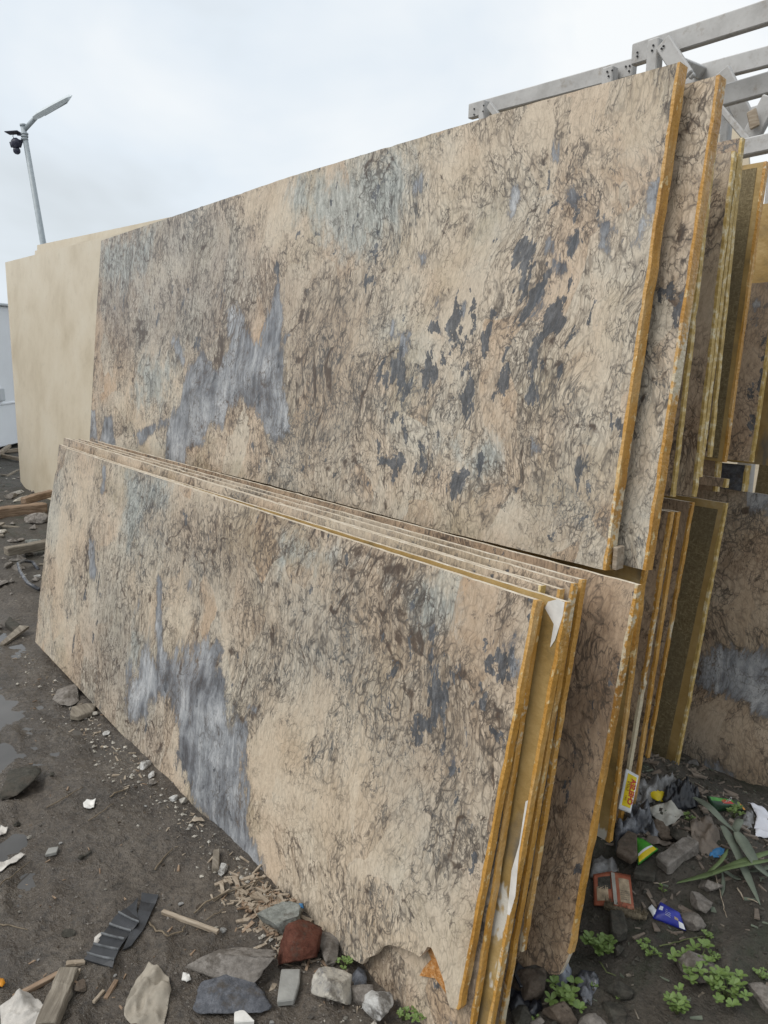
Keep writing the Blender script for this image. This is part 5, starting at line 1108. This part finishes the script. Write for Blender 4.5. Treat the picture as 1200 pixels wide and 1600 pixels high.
# weeds
weed('bushy green weed beside the chipped slab foot', 936, 1492, 26, 9, 1, .8); weed('small weed rosette in the middle of the dark soil', 1014, 1492, 15, 5, 2); weed('tiny weed by the creeping stem', 1104, 1466, 11, 4, 3)
weed('yellow-green sprig above the weed clump', 1116, 1502, 13, 4, 4); weed('large low weed clump spreading under the pointed stone', 1088, 1530, 34, 12, 5, 1.1, lf=.34); weed('right half of the weed clump, standing tallest', 1134, 1560, 32, 11, 6, 1.0, lf=.34)
weed('pale weed tuft beyond the weed clump', 1058, 1584, 26, 9, 7, 1.0, lf=.36); weed('leafy weed growing over the brown block', 884, 1570, 28, 9, 8, 1.0, lf=.4); weed('tiny yellowish weed on the dark film', 928, 1542, 8, 3, 9); weed('thin sprig beside the dark flat stone', 968, 1562, 10, 3, 10)
weed('small weed by the round grey stone', 1190, 1530, 13, 5, 11); weed('small weed under the dry leaf', 1074, 1282, 11, 4, 12); weed('leafy weed behind the dark green wrapper', 1146, 1276, 16, 5, 13); weed('tiny seedling on bare dark soil', 1036, 1390, 8, 3, 14)
weed('weed sprouting by the cream stone under the slab', 540, 1512, 14, 5, 15); weed('low weed at the broken slab corner', 656, 1592, 18, 6, 16); weed('small weed beside the bright white stone', 630, 1594, 13, 4, 17); weed('seedling by the black plastic tray', 838, 1598, 8, 3, 18)

# ------------------------------------------------------------------ stuff nobody could count
def scatter(name, n, region, size, mats, seed, shape):
    r = np.random.RandomState(seed); vs, fs = [], []
    k = 0
    while k < n:
        x, y = region(r); z = float(gh(x, y)); s = size(r); b = len(vs)
        pts, fcs = shape(r, s)
        vs += [(x + p[0], y + p[1], z + p[2]) for p in pts]; fs += [tuple(b + i for i in f_) for f_ in fcs]; k += 1
    o = obj(name, vs, fs, MAT[mats]); o['kind'] = 'stuff'
    return o
def octa(r, s):
    a = r.uniform(0, 6.28); j = r.uniform(.6, 1.2, 6) * s; ca, sa = math.cos(a), math.sin(a)
    P_ = [(j[0], 0, 0), (-j[1], 0, 0), (0, j[2] * .8, 0), (0, -j[3] * .8, 0), (0, 0, j[4] * .6), (0, 0, -s * .4)]
    P_ = [(p[0] * ca - p[1] * sa, p[0] * sa + p[1] * ca, p[2] + s * .15) for p in P_]
    return P_, [(0, 2, 4), (2, 1, 4), (1, 3, 4), (3, 0, 4), (2, 0, 5), (1, 2, 5), (3, 1, 5), (0, 3, 5)]
def sliver(r, s):
    a = r.uniform(0, 6.28); ca, sa = math.cos(a), math.sin(a); w_ = s * r.uniform(.06, .2); t = s * r.uniform(-.25, .25); h = s * .06 + .002
    P_ = [(-s / 2, -w_, -t / 2), (s / 2, -w_ * .5, t / 2), (s / 2, w_ * .5, t / 2), (-s / 2, w_, -t / 2)]
    P_ = [(p[0] * ca - p[1] * sa, p[0] * sa + p[1] * ca, p[2] + abs(t) / 2 + h * .5) for p in P_]
    return P_ + [(p[0], p[1], p[2] - h) for p in P_], [(0, 1, 2, 3), (7, 6, 5, 4), (0, 4, 5, 1), (1, 5, 6, 2), (2, 6, 7, 3), (3, 7, 4, 0)]
near = lambda r: (-.3 - 3.2 * r.rand() ** 1.4, -.35 + 1.35 * r.rand())
foot = lambda r: (lambda x: (x, .93 + .0 * x - abs(r.normal(0, .07))))(-3.9 + 2.9 * r.rand() ** .7)
right_ = lambda r: (-.25 - 1.0 * r.rand(), 1.2 + 1.2 * r.rand())
far_ = lambda r: (-4 - 8 * r.rand(), -.5 + 2.9 * r.rand())
scatter('gravel', 6500, near, lambda r: .0018 + .0045 * r.rand() ** 4, 'rock_grey', 1, octa); scatter('gravel', 650, foot, lambda r: .002 + .010 * r.rand() ** 4, 'rock_cream', 2, octa)
scatter('gravel', 4200, right_, lambda r: .002 + .011 * r.rand() ** 4, 'rock_dark', 3, octa); scatter('gravel', 700, far_, lambda r: .008 + .05 * r.rand() ** 4, 'rock_grey', 4, octa); scatter('gravel', 260, far_, lambda r: .008 + .04 * r.rand() ** 4, 'rock_cream', 9, octa)
c0 = gp(425, 1425); pile = lambda r: (c0.x + r.normal(0, .085), c0.y + r.normal(0, .035) - .01)
o = scatter('wood_chips', 330, pile, lambda r: .012 + .04 * r.rand() ** 2, 'wood_pale', 5, sliver)
scatter('wood_chips', 150, pile, lambda r: .012 + .03 * r.rand() ** 2, 'wood_tan', 6, sliver); scatter('wood_chips', 260, foot, lambda r: .006 + .025 * r.rand() ** 3, 'wood_pale', 7, sliver); scatter('wood_chips', 240, near, lambda r: .005 + .024 * r.rand() ** 3, 'wood_tan', 8, sliver)
heap = lambda r: (-1.0 + r.normal(0, .22), 1.95 + r.normal(0, .22)); scatter('leaf_litter', 520, heap, lambda r: .010 + .05 * r.rand() ** 3, 'bag_brown', 21, sliver); scatter('leaf_litter', 260, right_, lambda r: .006 + .03 * r.rand() ** 3, 'leaf_dry', 22, sliver)
scatter('wood_chips', 160, right_, lambda r: .006 + .03 * r.rand() ** 3, 'wood_grey', 10, sliver); scatter('wood_chips', 120, far_, lambda r: .03 + .18 * r.rand() ** 3, 'wood_grey', 11, sliver)
